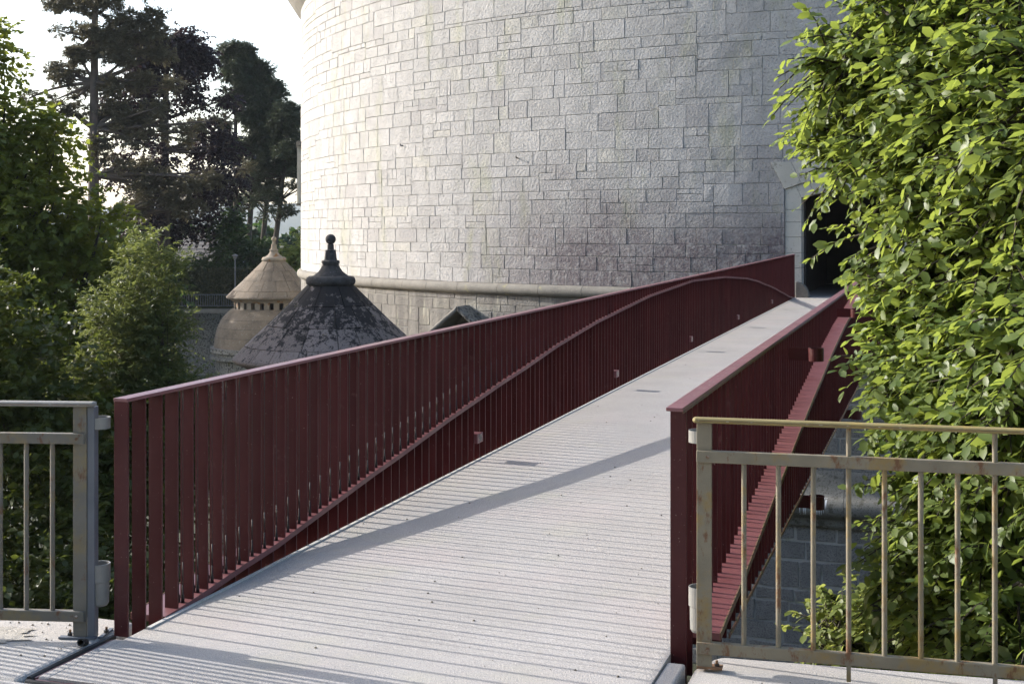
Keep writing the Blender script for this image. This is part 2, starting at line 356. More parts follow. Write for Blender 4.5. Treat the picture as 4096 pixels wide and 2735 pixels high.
# ------------------------------------------------------------------ ground and setting
def ground():
    vs = []; fs = []
    rs = [0, 20, 40, 53.0, 53.6, 56, 62, 72, 90, 120, 170, 260, 450, 800, 1500, 2900]
    n = 96; camang = math.atan2(-C[1], -C[0])
    for r in rs:
        for j in range(n):
            a = 2 * math.pi * j / n
            x, y = C[0] + r * math.cos(a), C[1] + r * math.sin(a)
            da = abs((a - camang + math.pi) % (2 * math.pi) - math.pi)
            near = max(0.0, min(1.0, (0.42 - da) / 0.2))
            if r < 53.3: z = -9.5
            else:
                z = -3.55 + (3.0 * near if r < 200 else 0)
                if 60 < r < 500: z += random.uniform(-0.12, 0.12)
            vs.append((x, y, z))
    for i in range(len(rs) - 1):
        for j in range(n):
            fs.append((i * n + j, i * n + (j + 1) % n, (i + 1) * n + (j + 1) % n, (i + 1) * n + j))
    lo = MB(); hi = MB()
    k = rs.index(53.0)
    g = MB(); g.add(vs[:(k + 1) * n], [f for f in fs if max(f) < (k + 1) * n])
    tag(g.build('moat_floor', M_SOIL), kind='structure')
    g = MB(); g.add(vs, [f for f in fs if min(f) >= (k + 1) * n])
    tag(g.build('ground', M_LAWN), kind='structure')
    # revetment of the moat
    g = MB(); n2 = 160
    vv = []
    for j in range(n2):
        a = 2 * math.pi * j / n2
        da = abs((a - camang + math.pi) % (2 * math.pi) - math.pi)
        near = max(0.0, min(1.0, (0.42 - da) / 0.2))
        zt = -3.5 + 3.0 * near
        for r, z in ((53.2, -9.6), (53.7, zt), (54.1, zt), (54.1, -9.6)):
            vv.append((C[0] + r * math.cos(a), C[1] + r * math.sin(a), z))
    ff = []
    for j in range(n2):
        j2 = (j + 1) % n2
        for q in range(3): ff.append((j * 4 + q, j2 * 4 + q, j2 * 4 + q + 1, j * 4 + q + 1))
    g.add(vv, ff)
    tag(g.build('moat_wall', M_RUBBLE), 'long dark stone revetment wall round the far edge of the moat', 'wall')
ground()

def prism(pts, z0, z1, name, mat, bev=0.012):
    n = len(pts)
    if sum(pts[i][0] * pts[(i + 1) % n][1] - pts[(i + 1) % n][0] * pts[i][1] for i in range(n)) < 0: pts = pts[::-1]
    g = MB(); g.add([(x, y, z0) for x, y in pts] + [(x, y, z1) for x, y in pts],
                    [tuple(range(n))[::-1], tuple(range(n, 2 * n))] + [(i, (i + 1) % n, (i + 1) % n + n, i + n) for i in range(n)])
    return bevel(g.build(name, mat), bev, 3)
def b2(t, lat): q = B(t, lat, 0); return (q[0], q[1])
# left terrace with curved front edge, right terrace, paving behind the joint
tl = [b2(-0.62, -0.105), b2(0.235, -0.105), (-1.95, 6.365), (-2.35, 6.50), (-3.2, 6.66), (-4.6, 6.80), (-9.0, 6.9), (-9, 4.4), b2(-0.62, -0.9)]
tag(prism(tl, -0.6, -0.002, 'terrace', M_TERR, 0.03), kind='structure')
tr_ = [b2(-0.35, 2.548), b2(0.44, 2.548), b2(0.58, 2.60), (0.93, 5.83), (3.4, 5.22), (9.0, 3.9), (9.0, 2.9), (3, 3.6)]
tag(prism(tr_, -0.6, -0.012, 'terrace', M_TERR, 0.03), kind='structure')
pv = [b2(-0.64, -3), b2(-0.64, 2.50), b2(-0.37, 2.53), (3, 3.55), (9, 2.85), (9, -4), (-9, -4), (-9, 4.3)]
tag(prism(pv, -0.6, -0.004, 'pavement', M_TERR, 0.008), kind='structure')
# rough aggregate patches lying in the terraces
g = MB()
for (cx, cy, rx, ry, ro) in ((-2.62, 6.06, 0.42, 0.15, 0.05), (1.95, 5.18, 0.75, 0.10, -0.25), (-3.6, 6.3, 0.7, 0.22, 0.1)):
    n = 40; pts = []
    for j in range(n):
        t = 2 * math.pi * j / n; q = 1 + random.uniform(-0.2, 0.15)
        x, y = rx * q * math.cos(t), ry * q * math.sin(t)
        pts.append((cx + x * math.cos(ro) - y * math.sin(ro), cy + x * math.sin(ro) + y * math.cos(ro), 0.003))
    g.add(pts, [tuple(range(n))])
tag(g.build('gravel', M_GRAV), kind='stuff')
g = MB()   # abutment wall below
g.box((-9, 3.8, -9.6), (19, 0, 0), (0, 1.6, 0), (0, 0, 9.05))
tag(g.build('abutment_wall', M_RUBBLE), 'rough stone abutment wall below the near end of the footbridge', 'wall')
# grit on the deck and terraces
g = MB()
for i in range(260):
    if i < 150: q = B(abs(random.gauss(0, 6)) + 0.1, random.uniform(0.05, 2.35), 0.001)
    elif i < 215: q = np.array([random.uniform(-3.0, -2.0), random.uniform(5.75, 6.3), 0.0])
    else: q = np.array([random.uniform(0.95, 2.6), 0, 0.0]); q[1] = 5.58 - 0.255 * (q[0] - 0.83) - random.uniform(0.03, 0.2)
    s = random.choice((0.004, 0.004, 0.005, 0.006, 0.009)); a = random.random() * 6.28
    g.add([q + (s * math.cos(a + k * 2.1), s * math.sin(a + k * 2.1) * 0.7, 0) for k in range(3)] + [q + (0, 0, s * 0.9)], [(0, 1, 3), (1, 2, 3), (2, 0, 3)])
tag(g.build('grit', noisy('dark_grit', (0.06, 0.05, 0.035), (0.16, 0.14, 0.10), 40, 0.9, 0)), kind='stuff')

# ------------------------------------------------------------------ footbridge
bridge = empty('footbridge', tuple(B(0, W / 2, 0)), 'maroon steel footbridge with bladed parapets leading to the doorway of the round tower', 'footbridge')
g = MB()
nt_ = 30; prof = [(0.0, 0.0), (0.012, 0.0), (W - 0.012, 0.0), (W + 0.002, 0.0), (W + 0.002, -0.14), (0.0, -0.14)]
ts = [-0.56] + list(np.linspace(0.44, LB, nt_))
vs = []; fs = []
for t in ts:
    for lat, z in prof: vs.append(B(t, lat, z))
for i in range(len(ts) - 1):
    for j in range(6): fs.append((i * 6 + j, i * 6 + (j + 1) % 6, (i + 1) * 6 + (j + 1) % 6, (i + 1) * 6 + j))
fs += [tuple(range(6))[::-1], tuple((len(ts) - 1) * 6 + j for j in range(6))]
g.add(vs, fs); g.build('deck_slab', M_DECK, bridge)
# widened slab end between the terraces
g = MB()
e = [B(-0.56, -0.06, 0.0005), B(-0.56, 2.505, 0.0005), B(0.40, 2.505, 0.0005), B(0.40, W + 0.004, 0.0005), B(-0.012, W + 0.004, 0.0005)]
g.box(B(-0.56, -0.06, -0.14), 0.545 * U, 0.058 * P, (0, 0, 0.139)); bevel(g.build('slab_shoulder', M_DECK, bridge), 0.012, 3)
g = MB(); g.box(B(-0.56, W + 0.004, -0.14), 1.017 * U, 0.083 * P, (0, 0, 0.138)); bevel(g.build('slab_shoulder', M_DECK, bridge), 0.012, 3)
g = MB(); g.box(B(-0.56, 2.4885, -0.10), 1.0 * U, 0.014 * P, (0, 0, 0.092)); g.box(B(-0.577, -0.06, -0.1), 2.565 * P, 0.014 * U, (0, 0, 0.09)); g.box(B(-0.56, -0.0755, -0.1), 0.545 * U, 0.012 * P, (0, 0, 0.093))
bevel(g.build('edge_trim', M_REDTOP, bridge), 0.003)
g = MB(); g.box(B(0.14, 0.004, 0.0006), (LB - 0.2) * U + np.array([0, 0, SL * (LB - 0.2)]), 0.022 * P, (0, 0, 0.006)); g.build('deck_edging', M_EDGE, bridge)

SP = 0.138; NBL = int(LB / SP)
for side in (0, 1):
    def L(lat): return lat if False else (-lat if side == 0 else W + lat)     # lat = distance outwards from the inner face
    sgn = -1 if side == 0 else 1
    t0 = 0.0 if side == 0 else 0.459
    # top rail
    g = MB(); dl = LB - t0
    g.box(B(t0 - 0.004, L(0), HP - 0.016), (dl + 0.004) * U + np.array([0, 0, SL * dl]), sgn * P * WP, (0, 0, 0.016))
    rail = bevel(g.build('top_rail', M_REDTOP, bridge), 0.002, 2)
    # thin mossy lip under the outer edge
    g = MB(); g.box(B(t0 + 0.01, L(WP - 0.004), HP - 0.026), (dl - 0.02) * U + np.array([0, 0, SL * dl]), sgn * P * 0.004, (0, 0, 0.0095)); g.build('rail_lip', M_MOSSEDGE, rail)
    # arch rib
    def sweep(z0f, z1f, lat0, lat1, ts):
        vs = []; fs = []
        for t in ts:
            z = arch(t)
            for lat, zz in ((lat0, z + z0f), (lat1, z + z0f), (lat1, z + z1f), (lat0, z + z1f)): vs.append(B(t, L(lat), zz))
        for i in range(len(ts) - 1):
            for j in range(4): fs.append((i * 4 + j, i * 4 + (j + 1) % 4, (i + 1) * 4 + (j + 1) % 4, (i + 1) * 4 + j))
        fs += [(3, 2, 1, 0), tuple(len(vs) - 4 + j for j in range(4))]
        return vs, fs
    ts = list(np.linspace(0.3 if side == 0 else 0.75, LB - 0.15, 150))
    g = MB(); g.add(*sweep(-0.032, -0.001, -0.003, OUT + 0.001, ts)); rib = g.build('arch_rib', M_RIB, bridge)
    g = MB(); g.add(*sweep(-0.034, 0.0015, OUT + 0.0015, OUT + 0.007, ts)); g.build('rib_edge', M_MOSSEDGE, rib)
    # foot flange along the lower edge of the skirt
    g = MB(); g.box(B(t0 + 0.55, L(OUT + 0.0015), -0.056), (dl - 0.56) * U + np.array([0, 0, SL * dl]), sgn * P * 0.006, (0, 0, 0.022)); g.build('bottom_edge', M_MOSSEDGE, bridge)
    # end post, blades
    far = MB()
    for i in range(NBL):
        t = SP * i
        if t < t0 - 0.02: continue
        th = 0.010; zb = -0.041; zt = HP - 0.0165
        za = arch(t) - 0.0335
        first = (i == 0 and side == 0) or (side == 1 and t - t0 < SP * 0.5)
        if first:
            t = t0; g = MB(); bot = 0.0 if side == 0 else -0.09
            g.box(B(t, L(0), bot), sgn * P * WP, U * 0.012, (0, 0, zt - bot)); bevel(g.build('end_post', M_RED, bridge), 0.002)
            continue
        g = MB() if i < 150 else far
        # upper slat and, below the arch, the wider skirt: one plate with a step
        a_ = WP - 0.002; o_ = OUT - 0.001
        low = za > zb + 0.06
        if low:
            poly = [(0.0, zb), (o_, zb), (o_, za), (a_, za), (a_, zt), (0.0, zt)]
        else:
            zb2 = -0.14 if side else zb
            poly = [(0.0, zb2), (a_, zb2), (a_, zt), (0.0, zt)]
        n = len(poly)
        A_ = [B(t, L(l), z) for l, z in poly]; D_ = [q + U * th for q in A_]
        fr = [(0, 1, 2, 3, 4, 5)] if low else [(0, 1, 2, 3)]
        if low: fr = [(0, 1, 2, 3), (0, 3, 4, 5)]
        fb = [tuple(q + n for q in f[::-1]) for f in fr]
        sd = [(j, j + n, (j + 1) % n + n, (j + 1) % n) for j in range(n)]
        fcs = fr + fb + sd
        if sgn < 0: fcs = [f[::-1] for f in fcs]
        g.add(A_ + D_, fcs)
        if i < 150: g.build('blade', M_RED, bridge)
    if far.v:
        tag(far.build('blade_row', M_RED, bridge), kind='stuff')
    # weld plugs on the rail top
    g = MB()
    for i in range(3, NBL):
        t = t0 + SP * i
        for l in ((0.026, 0.047) if i % 2 else (0.047,)):
            c = B(t + random.uniform(-.01, .01), L(l), HP + 0.0008)
            g.add([c + 0.0055 * (math.cos(k * 1.047) * P + math.sin(k * 1.047) * U) for k in range(6)], [tuple(range(6)) if True else 0])
    g.build('rail_plug', M_EDGE, rail)
    # tension rods with fittings
    for i in range(3, 62):
        t = SP * i + 0.088
        if t < t0 + 0.3: continue
        za = arch(t) + SL * 0
        if za > 0.98: break
        g = MB()
        for l in (0.026, 0.050):
            b0 = B(t, L(l), za - 0.001); tp = B(t, L(l), HP - 0.016)
            g.tube([b0, tp], 0.0016, 5, 1, False)
            hh = tp[2] - b0[2]; top = min(0.11, hh * 0.3); bo = min(0.20, hh * 0.45)
            g.tube([tp, tp - (0, 0, top * .25), tp - (0, 0, top * .3), tp - (0, 0, top)], [0.0022, 0.0022, 0.0036, 0.003], 6, 0)
            g.tube([b0, b0 + (0, 0, bo * .16), b0 + (0, 0, bo * .2), b0 + (0, 0, bo * .45)], [0.010, 0.008, 0.005, 0.0036], 7, 1)
            g.tube([b0 + (0, 0, bo * .45), b0 + (0, 0, bo)], [0.0034, 0.0034], 7, 0)
        g.build('tension_rod', [M_STEEL, M_DSTEEL], bridge, True)
    # step lights in the skirt, pole sockets outside
    for t in (4.757, 9.40, 14.05, 18.8, 23.68):
        if arch(t) > 0.3 or True:
            g = MB(); z0 = 0.139
            t_ = SP * round(t / SP) + 0.008
            ln = SP - 0.008
            g.box(B(t_, L(-0.03), z0), ln * U, sgn * P * 0.10, (0, 0, 0.078))
            lb = bevel(g.build('step_light', M_REDTOP, bridge), 0.003)
            g = MB(); g.box(B(t_ + ln * .25, L(-0.031), z0 + .014), ln * .5 * U, sgn * P * 0.004, (0, 0, 0.05)); g.build('lens', M_LENS, lb)
            g = MB(); g.box(B(t_ + 0.004, L(0.012), 0.0), 0.012 * U, sgn * P * 0.012, (0, 0, z0)); g.build('cable_cover', M_RED, lb)
    for t in (4.62, 9.22, 13.85, 18.6, 23.5):
        for z, s_ in ((0.94, 0.05), (-0.14, 0.05)):
            c = B(t, L(0.265 if z > 0 else 0.27), z)
            g = MB(); g.ringtube(c, 0.056, 0.049, -0.048, 0.048, 24)
            l0 = WP if z > 0 else OUT - 0.02
            g.box(B(t - 0.004, L(l0 - 0.05), z - 0.047), 0.008 * U, sgn * P * (0.215 - l0 + 0.05), (0, 0, 0.094))
            g.build('pole_socket', M_RED, bridge)
# far end connection plate
g = MB(); g.box(B(LB - 0.02, 0.0, 0.001), 0.06 * U, W * P, (0, 0, 0.006)); g.build('threshold_plate', M_EDGE, bridge)

# seal and pipe stub at the joint
g = MB(); g.tube([B(-0.575, -0.090, -0.012), B(-0.3, -0.089, -0.010), B(0.02, -0.088, -0.012)], 0.0135, 8)
tag(g.build('joint_seal', M_RUBBER), 'black rubber seal lying in the joint beside the left end post', 'seal')
g = MB(); g.tube([B(-0.60, -0.08, -0.016), B(-0.60, 1.2, -0.016), B(-0.60, 2.5, -0.016)], 0.016, 8)
tag(g.build('joint_seal', M_RUBBER), 'black rubber seal running across the near end of the bridge slab', 'seal')
g = MB(); c = B(-0.165, -0.122, 0.016)
g.lathe([(0.0, -0.035), (0.0165, -0.035), (0.0165, 0.035), (0.012, 0.035), (0.012, -0.02), (0.0, -0.02)], (0, 0, 0), 16)
pipe = g.mesh('pipe_stub', M_RUBBER); pipe.transform(Matrix.Rotation(R_(72), 4, 'X')); pipe.transform(Matrix.Translation(Vector(c)))
tag(link('pipe_stub', pipe), 'short black pipe stub lying by the joint in front of the grey railing post', 'pipe')

# ------------------------------------------------------------------ abutment railings
def railing(p0, d, nbar, first, spac, mat, hand, label, left):
    d = np.array([d[0], d[1], 0.0]); d /= np.linalg.norm(d); nrm = np.array([-d[1], d[0], 0.0])
    if nrm[1] < 0: nrm = -nrm                       # away from the camera
    p0 = np.array([p0[0], p0[1], 0.0])
    root = empty('railing', tuple(p0), label, 'railing')
    Lr = first + spac * nbar
    zt = 1.066 if left else 1.052
    pw = 0.064
    # post of two flats
    g = MB(); g.box(p0 - d * (0.03 if left else 0.036), d * pw, nrm * 0.012, (0, 0, zt)); bevel(g.build('post', mat, root), 0.002)
    if left:
        g = MB(); g.box(p0 - d * 0.066 + nrm * 0.004, d * 0.0345, nrm * 0.05, (0, 0, zt - 0.002)); bevel(g.build('post_tube', M_TUBE, root), 0.003)
    # handrail, oval profile
    e0 = p0 - d * (0.075 if left else 0.052) + np.array([0, 0, zt + 0.012])
    g = MB(); n = 14; vs = []; hl = Lr + 0.4
    offs = [0.0, 0.004, 0.012, hl]
    scl = [0.45, 0.8, 1.0, 1.0]
    for q, sc_ in zip(offs, scl):
        for j in range(n):
            t = 2 * math.pi * j / n; cy, cz = math.cos(t), math.sin(t)
            vs.append(e0 + d * q + (nrm * (0.026 * math.copysign(abs(cy) ** .8, cy)) + np.array([0, 0, 0.0125 * math.copysign(abs(cz) ** .75, cz)])) * sc_)
    fs = [tuple(range(n))[::-1]] + [(i * n + j, i * n + (j + 1) % n, (i + 1) * n + (j + 1) % n, (i + 1) * n + j) for i in range(3) for j in range(n)]
    g.add(vs, fs)
    # groove lines pressed in the face
    g.box(e0 + d * 0.02 - nrm * 0.0265 + np.array([0, 0, -0.001]), d * (hl - .03), nrm * 0.004, (0, 0, 0.0022), 1)
    g.build('handrail', [hand, M_RUST], root)
    zm, zb = (0.895, 0.080) if left else (0.884, 0.066)
    for z, nm in ((zm, 'middle_rail'), (zb, 'bottom_rail')):
        g = MB(); g.box(p0 - d * (0.022 if left else 0.036) - nrm * 0.014 + np.array([0, 0, z]), d * Lr, nrm * 0.036, (0, 0, 0.048 if left else 0.05)); mr = bevel(g.build(nm, mat, root), 0.003)
        g = MB(); c = p0 + d * 0.012 - nrm * 0.0145 + np.array([0, 0, z + 0.025])
        g.tube([c, c - nrm * 0.003], 0.0075, 10); g.build('rivet', M_RUST, mr)
    for i in range(nbar):
        q = p0 + d * (first + spac * i) + nrm * 0.004
        g = MB(); g.tube([q + (0, 0, zb + 0.045), q + (0, 0, zm + 0.005)], 0.0108, 10, 0, False); g.build('bar', mat, root, True)
        if i % 4 == 3:
            g = MB(); g.box(q - d * 0.009 - nrm * 0.0175, d * 0.018, nrm * 0.006, (0, 0, zb + 0.055)); g.tube([q + (0, 0, zm + 0.048), q + (0, 0, zt + 0.004)], 0.0105, 10, 0, False); g.build('stay', mat, root)
    # base plate and anchors
    g = MB(); a0 = p0 - d * (0.07 if left else 0.036) - nrm * (0.006 if left else 0.004)
    if left:
        g.box(p0 - d * 0.072 - nrm * 0.012, d * 0.17, nrm * 0.032, (0, 0, 0.009)); g.box(p0 - d * 0.10 + nrm * 0.01, -d * 0.012 + d * 0.03, nrm * 0.14, (0, 0, 0.008))
    else:
        g.box(a0, d * 0.108, nrm * 0.05, (0, 0, 0.011))
    g.build('base_plate', M_TUBE if left else M_RUST, root)
    for q in ([p0 + d * 0.055 + nrm * 0.02, p0 - d * 0.095 + nrm * 0.075] if left else [p0 + d * 0.048 + nrm * 0.02]):
        g = MB(); g.tube([q, q + (0, 0, 0.035)], 0.006, 8, 1); g.tube([q + (0, 0, 0.009), q + (0, 0, 0.021)], 0.012, 6, 0); g.build('anchor_bolt', [M_STEEL, M_RUST], root)
    # flagpole ring and cup
    c = p0 - d * (0.068 if left else 0.028) + nrm * (0.058 if left else 0.064)
    g = MB(); g.ringtube(c + (0, 0, 0.985), 0.050, 0.0445, -0.026, 0.026, 28); g.build('pole_ring', M_PVC, root, False)
    g = MB(); g.lathe([(0.0, 0.0), (0.036, 0.0), (0.043, 0.012), (0.0445, 0.11), (0.0445, 0.112), (0.050, 0.114), (0.050, 0.195), (0.0445, 0.195), (0.0445, 0.05), (0, 0.05)], c + (0, 0, 0.14), 28)
    g.build('pole_cup', M_PVC, root, False)
    return root
railing((-1.985, 6.03), (-1.0, 0.075), 18, 0.132, 0.124, M_RAILG, M_HANDG, 'weathered grey railing with rounded handrail left of the footbridge entrance', True)
railing((0.826, 5.613), (0.969, -0.248), 14, 0.164, 0.1437, M_RAILY, M_HANDY, 'rusty grey railing with yellowed handrail right of the footbridge entrance', False)

# ------------------------------------------------------------------ round tower
tower = empty('round_tower', tuple(T(0, TR, 0)), 'huge pale limestone round tower with an arched doorway at the end of the footbridge', 'tower')
WO, WI = 1.5, 1.08                           # half widths of the outer recess and of the opening
AO, AI = math.degrees(WO / TR), math.degrees(WI / TR)
def zo(x): return 3.24 - 0.13 * x * x
def zi(x): return 2.90 - 0.155 * x * x
SILL = 0.19
# core cylinder (mortar) with the door hole
g = MB()
al = sorted(set([-180 + 2 * i for i in range(181)] + [AO * i / 6 for i in range(-6, 7)]))
def wallquad(a0, a1, z0a, z0b, z1, r=TR - 0.009):
    g.add([T(a0, r, z0a), T(a1, r, z0b), T(a1, r, z1), T(a0, r, z1)], [(0, 1, 2, 3)])
for a0, a1 in zip(al[:-1], al[1:]):
    if a0 >= AO - 1e-6 or a1 <= -AO + 1e-6:
        wallquad(a0, a1, -9.6, -9.6, 10.7)
    else:
        wallquad(a0, a1, zo(R_(a0) * TR), zo(R_(a1) * TR), 10.7); g.add([T(a0, TR - .009, -9.6), T(a1, TR - .009, -9.6), T(a1, TR - .009, SILL - .05), T(a0, TR - .009, SILL - .05)], [(0, 1, 2, 3)])
g.build('wall_core', M_MORTAR, tower)
# corbelled upper storey (above the picture)
g = MB(); vs = []; fs = []; pr = [(25.0, 10.6), (25.25, 10.9), (25.9, 11.9), (26.0, 12.0), (26.0, 16.0), (25.0, 16.0), (25.0, 14.5), (0, 14.5)]
for r, z in pr:
    for j in range(120): vs.append(T(j * 3, r, z))
for i in range(len(pr) - 1):
    for j in range(120): fs.append((i * 120 + j, i * 120 + (j + 1) % 120, (i + 1) * 120 + (j + 1) % 120, (i + 1) * 120 + j))
g.add(vs, fs); g.build('parapet_gallery', M_CORD, tower)

# stones laid by a skyline rule: courses of unequal height that step up and down
def lay(s0, s1, z0, z1, hs, wr, blocked, seed):
    """courses of unequal height whose beds step up and down here and there; joints broken from course to course"""
    rnd = random.Random(seed); beds = []; z = z0
    def bed(z, flat=False):
        br = [(s0, 0.0)]; s = s0
        while not flat:
            s += rnd.uniform(1.6, 6.5)
            if s > s1: break
            br.append((s, rnd.choice((0, 0, 0, 0, 0.11, -0.11, 0.06))))
        return [(q, z + d) for q, d in br]
    beds.append(bed(z, True))
    while z < z1:
        z += rnd.choice(hs) + rnd.uniform(-.015, .015); beds.append(bed(z))
    def at(bd, s):
        v = bd[0][1]
        for q, zz in bd:
            if q <= s + 1e-6: v = zz
        return v
    out = []; prev = []
    for lo, hi in zip(beds[:-1], beds[1:]):
        h = hi[0][1] - lo[0][1]
        cuts = sorted(set([q for q, _ in lo] + [q for q, _ in hi] + [s1] + [e for b0, b1, zb in blocked for e in (b0, b1) if lo[0][1] < zb]))
        js = []
        for c0, c1 in zip(cuts[:-1], cuts[1:]):
            x = c0
            while x < c1 - 1e-6:
                w = rnd.uniform(*wr) * (0.75 + h * 0.75)
                if c1 - (x + w) < 0.24: w = c1 - x if c1 - x < 1.25 else (c1 - x) / 2
                if x + w < c1 - 0.05:
                    for p in prev:
                        if abs(p - (x + w)) < 0.09: w += 0.13 if c1 - x - w > .45 else -0.12
                w = max(0.16, w); e = min(c1, x + w)
                js.append(e); m_ = (x + e) / 2
                b0, t0 = at(lo, m_), at(hi, m_); inside = False
                for q0, q1, zb in blocked:
                    if q0 < m_ < q1 and b0 < zb:
                        if t0 - zb > 0.12: b0 = zb
                        else: inside = True
                if not inside and t0 - b0 > 0.06:
                    if rnd.random() < 0.07 and t0 - b0 > 0.34:
                        k = rnd.uniform(.4, .6); zz = b0 + (t0 - b0) * k
                        out.append((x, e, b0, zz)); xm = x + (e - x) * rnd.uniform(.4, .6)
                        if e - x > .55: out += [(x, xm, zz, t0), (xm, e, zz, t0)]
                        else: out.append((x, e, zz, t0))
                    else: out.append((x, e, b0, t0))
                x = e
        prev = js
    return out
def stone_mesh(st, r0=TR, joint=0.0045, seed=None, mb=None, proud=(0.0, 0.008), jit=0.007, s_per=None):
    sa, sb, za, zb = st
    j = joint; ch = min(0.010, (sb - sa) * .12, (zb - za) * .12)
    pr = random.uniform(*proud); dpt = 0.05
    def pt(s, z, d): return T(math.degrees(s / TR), r0 + d, z)
    x0, x1, y0, y1 = sa + j, sb - j, za + j, zb - j
    mid = (x1 - x0) > 0.3
    xs = [x0, (x0 + x1) / 2 + random.uniform(-.05, .05), x1] if mid else [x0, x1]
    rim = [(x, y0) for x in xs] + [(x, y1) for x in xs[::-1]]
    rim = [(x + random.uniform(-jit, jit), y + random.uniform(-jit, jit)) for x, y in rim]
    cx, cy = (x0 + x1) / 2, (y0 + y1) / 2
    def ins(x, y): return (x - math.copysign(min(ch, abs(x - cx)), x - cx) if abs(x - cx) > .06 else x, y - math.copysign(ch, y - cy))
    n = len(rim)
    vs = [pt(x, y, -dpt) for x, y in rim] + [pt(x, y, -0.002 + pr * .3) for x, y in rim] + [pt(*ins(x, y), 0.006 + pr + random.uniform(-.004, .004)) for x, y in rim]
    fs = []
    for q in range(n):
        q2 = (q + 1) % n; fs += [(q, q2, q2 + n, q + n), (q + n, q2 + n, q2 + 2 * n, q + 2 * n)]
    if mid: fs += [(2 * n, 2 * n + 1, 2 * n + 4, 2 * n + 5), (2 * n + 1, 2 * n + 2, 2 * n + 3, 2 * n + 4)]
    else: fs += [tuple(range(2 * n, 3 * n))]
    g = mb or MB(); g.add(vs, fs, 0, random.random()); return g
sdeg = TR * math.pi / 180
stones = lay(-66 * sdeg, 11 * sdeg, 0.36, 10.9, (0.30, 0.33, 0.36, 0.39, 0.43, 0.48, 0.54), (0.46, 1.12), [(-WO, WO, 3.42)], 5)
low = lay(-66 * sdeg, -1.3, -4.2, 0.02, (0.36, 0.42, 0.5), (0.5, 1.2), [], 6)
base = lay(-20 * sdeg, 11 * sdeg, -9.5, -5.6, (0.44, 0.5, 0.56), (0.55, 1.2), [], 8)
base2 = lay(-1.2, 11 * sdeg, -4.2, 0.02, (0.4, 0.46), (0.6, 1.2), [], 9)
def vis(st):
    q = T(math.degrees((st[0] + st[1]) / 2 / TR), TR, (st[2] + st[3]) / 2)
    px = 2048 + 5248 * q[0] / q[1]; py = 925 - 5248 * (q[2] - EYE) / q[1]
    a = T(math.degrees(st[0] / TR), TR, st[2]); b = T(math.degrees(st[1] / TR), TR, st[2])
    w = abs(a[0] / a[1] - b[0] / b[1]) * 5248; hgt = 5248 * (st[3] - st[2]) / q[1]
    if not (-20 < px < 3330 and -20 < py < 2735): return 0
    if py > 1000 and px > 2350: return 0
    return w * hgt
allst = [(vis(s), s, 0) for s in stones]
allst.sort(key=lambda q: -q[0])
rest = MB()
for n, (v, s, k) in enumerate(allst):
    if n < 300:
        stone_mesh(s).build('stone', M_STONE, tower)
    elif s[2] < 10.6: stone_mesh(s, mb=rest)
tag(rest.build('stonework', M_STONE, tower), kind='stuff')
g = MB()
for s in low: stone_mesh(s, mb=g, joint=0.006)
tag(g.build('lower_stonework', M_STONELOW, tower), kind='stuff')
g = MB()
for s in base: stone_mesh(s, mb=g, joint=0.035, jit=0.03, proud=(0.0, 0.02), r0=TR + 0.004)
for s in base2: stone_mesh(s, mb=g, joint=0.02, jit=0.015)
tag(g.build('base_stonework', M_BASE, tower), kind='stuff')
# cordon moulding in stone lengths
def ringpiece(mb, prof, a0, a1, step=1.0, joint=0.03):
    n = max(2, int(abs(a1 - a0) / step) + 1); j = math.degrees(joint / 2 / TR)
    aa = np.linspace(a0 + j, a1 - j, n); m_ = len(prof); vs = []
    for a in aa:
        for r, z in prof: vs.append(T(a, r, z))
    fs = [(i * m_ + q, (i + 1) * m_ + q, (i + 1) * m_ + q + 1, i * m_ + q + 1) for i in range(n - 1) for q in range(m_ - 1)]
    mb.add(vs, fs)
    k0 = len(vs); mb.add(vs[:m_], [tuple(range(m_))]); mb.add(vs[-m_:], [tuple(range(m_))[::-1]])
tor = [(TR - 0.03, 0.015)] + [(TR + 0.0 + 0.17 * math.sin(t), 0.19 - 0.17 * math.cos(t)) for t in np.linspace(0.35, math.pi - 0.1, 12)] + [(TR - 0.03, 0.37)]
a = -75.0
while a < 14:
    da = random.uniform(2.0, 4.2); b_ = min(a + da, 14)
    if a < -2.9 < b_: b_ = -2.9
    if a >= -2.9 and a < 2.9: a = 2.9; continue
    g = MB(); ringpiece(g, [(r + random.uniform(-.006, .006), z) for r, z in tor] if False else tor, a, b_, 0.7, 0.012); g.build('cordon_stone', M_CORD, tower, True); a = b_
# lower moulding under the bridge
lowp = [(TR - .05, -4.15), (TR + .05, -4.2), (TR + .10, -4.35), (TR + .14, -4.52), (TR + .22, -4.74), (TR + .30, -4.82)] + [(TR + .30 + 0.24 * math.sin(t), -5.06 + 0.24 * math.cos(t)) for t in np.linspace(0.2, math.pi - .3, 9)] + [(TR + .26, -5.34), (TR + .18, -5.42), (TR + .20, -5.50), (TR + .12, -5.62), (TR - .05, -5.66)]
a = -14.0
while a < 14:
    g = MB(); ringpiece(g, lowp, a, a + 3.5, 0.7, 0.012); g.build('base_moulding', M_STREAK, tower, True); a += 3.5
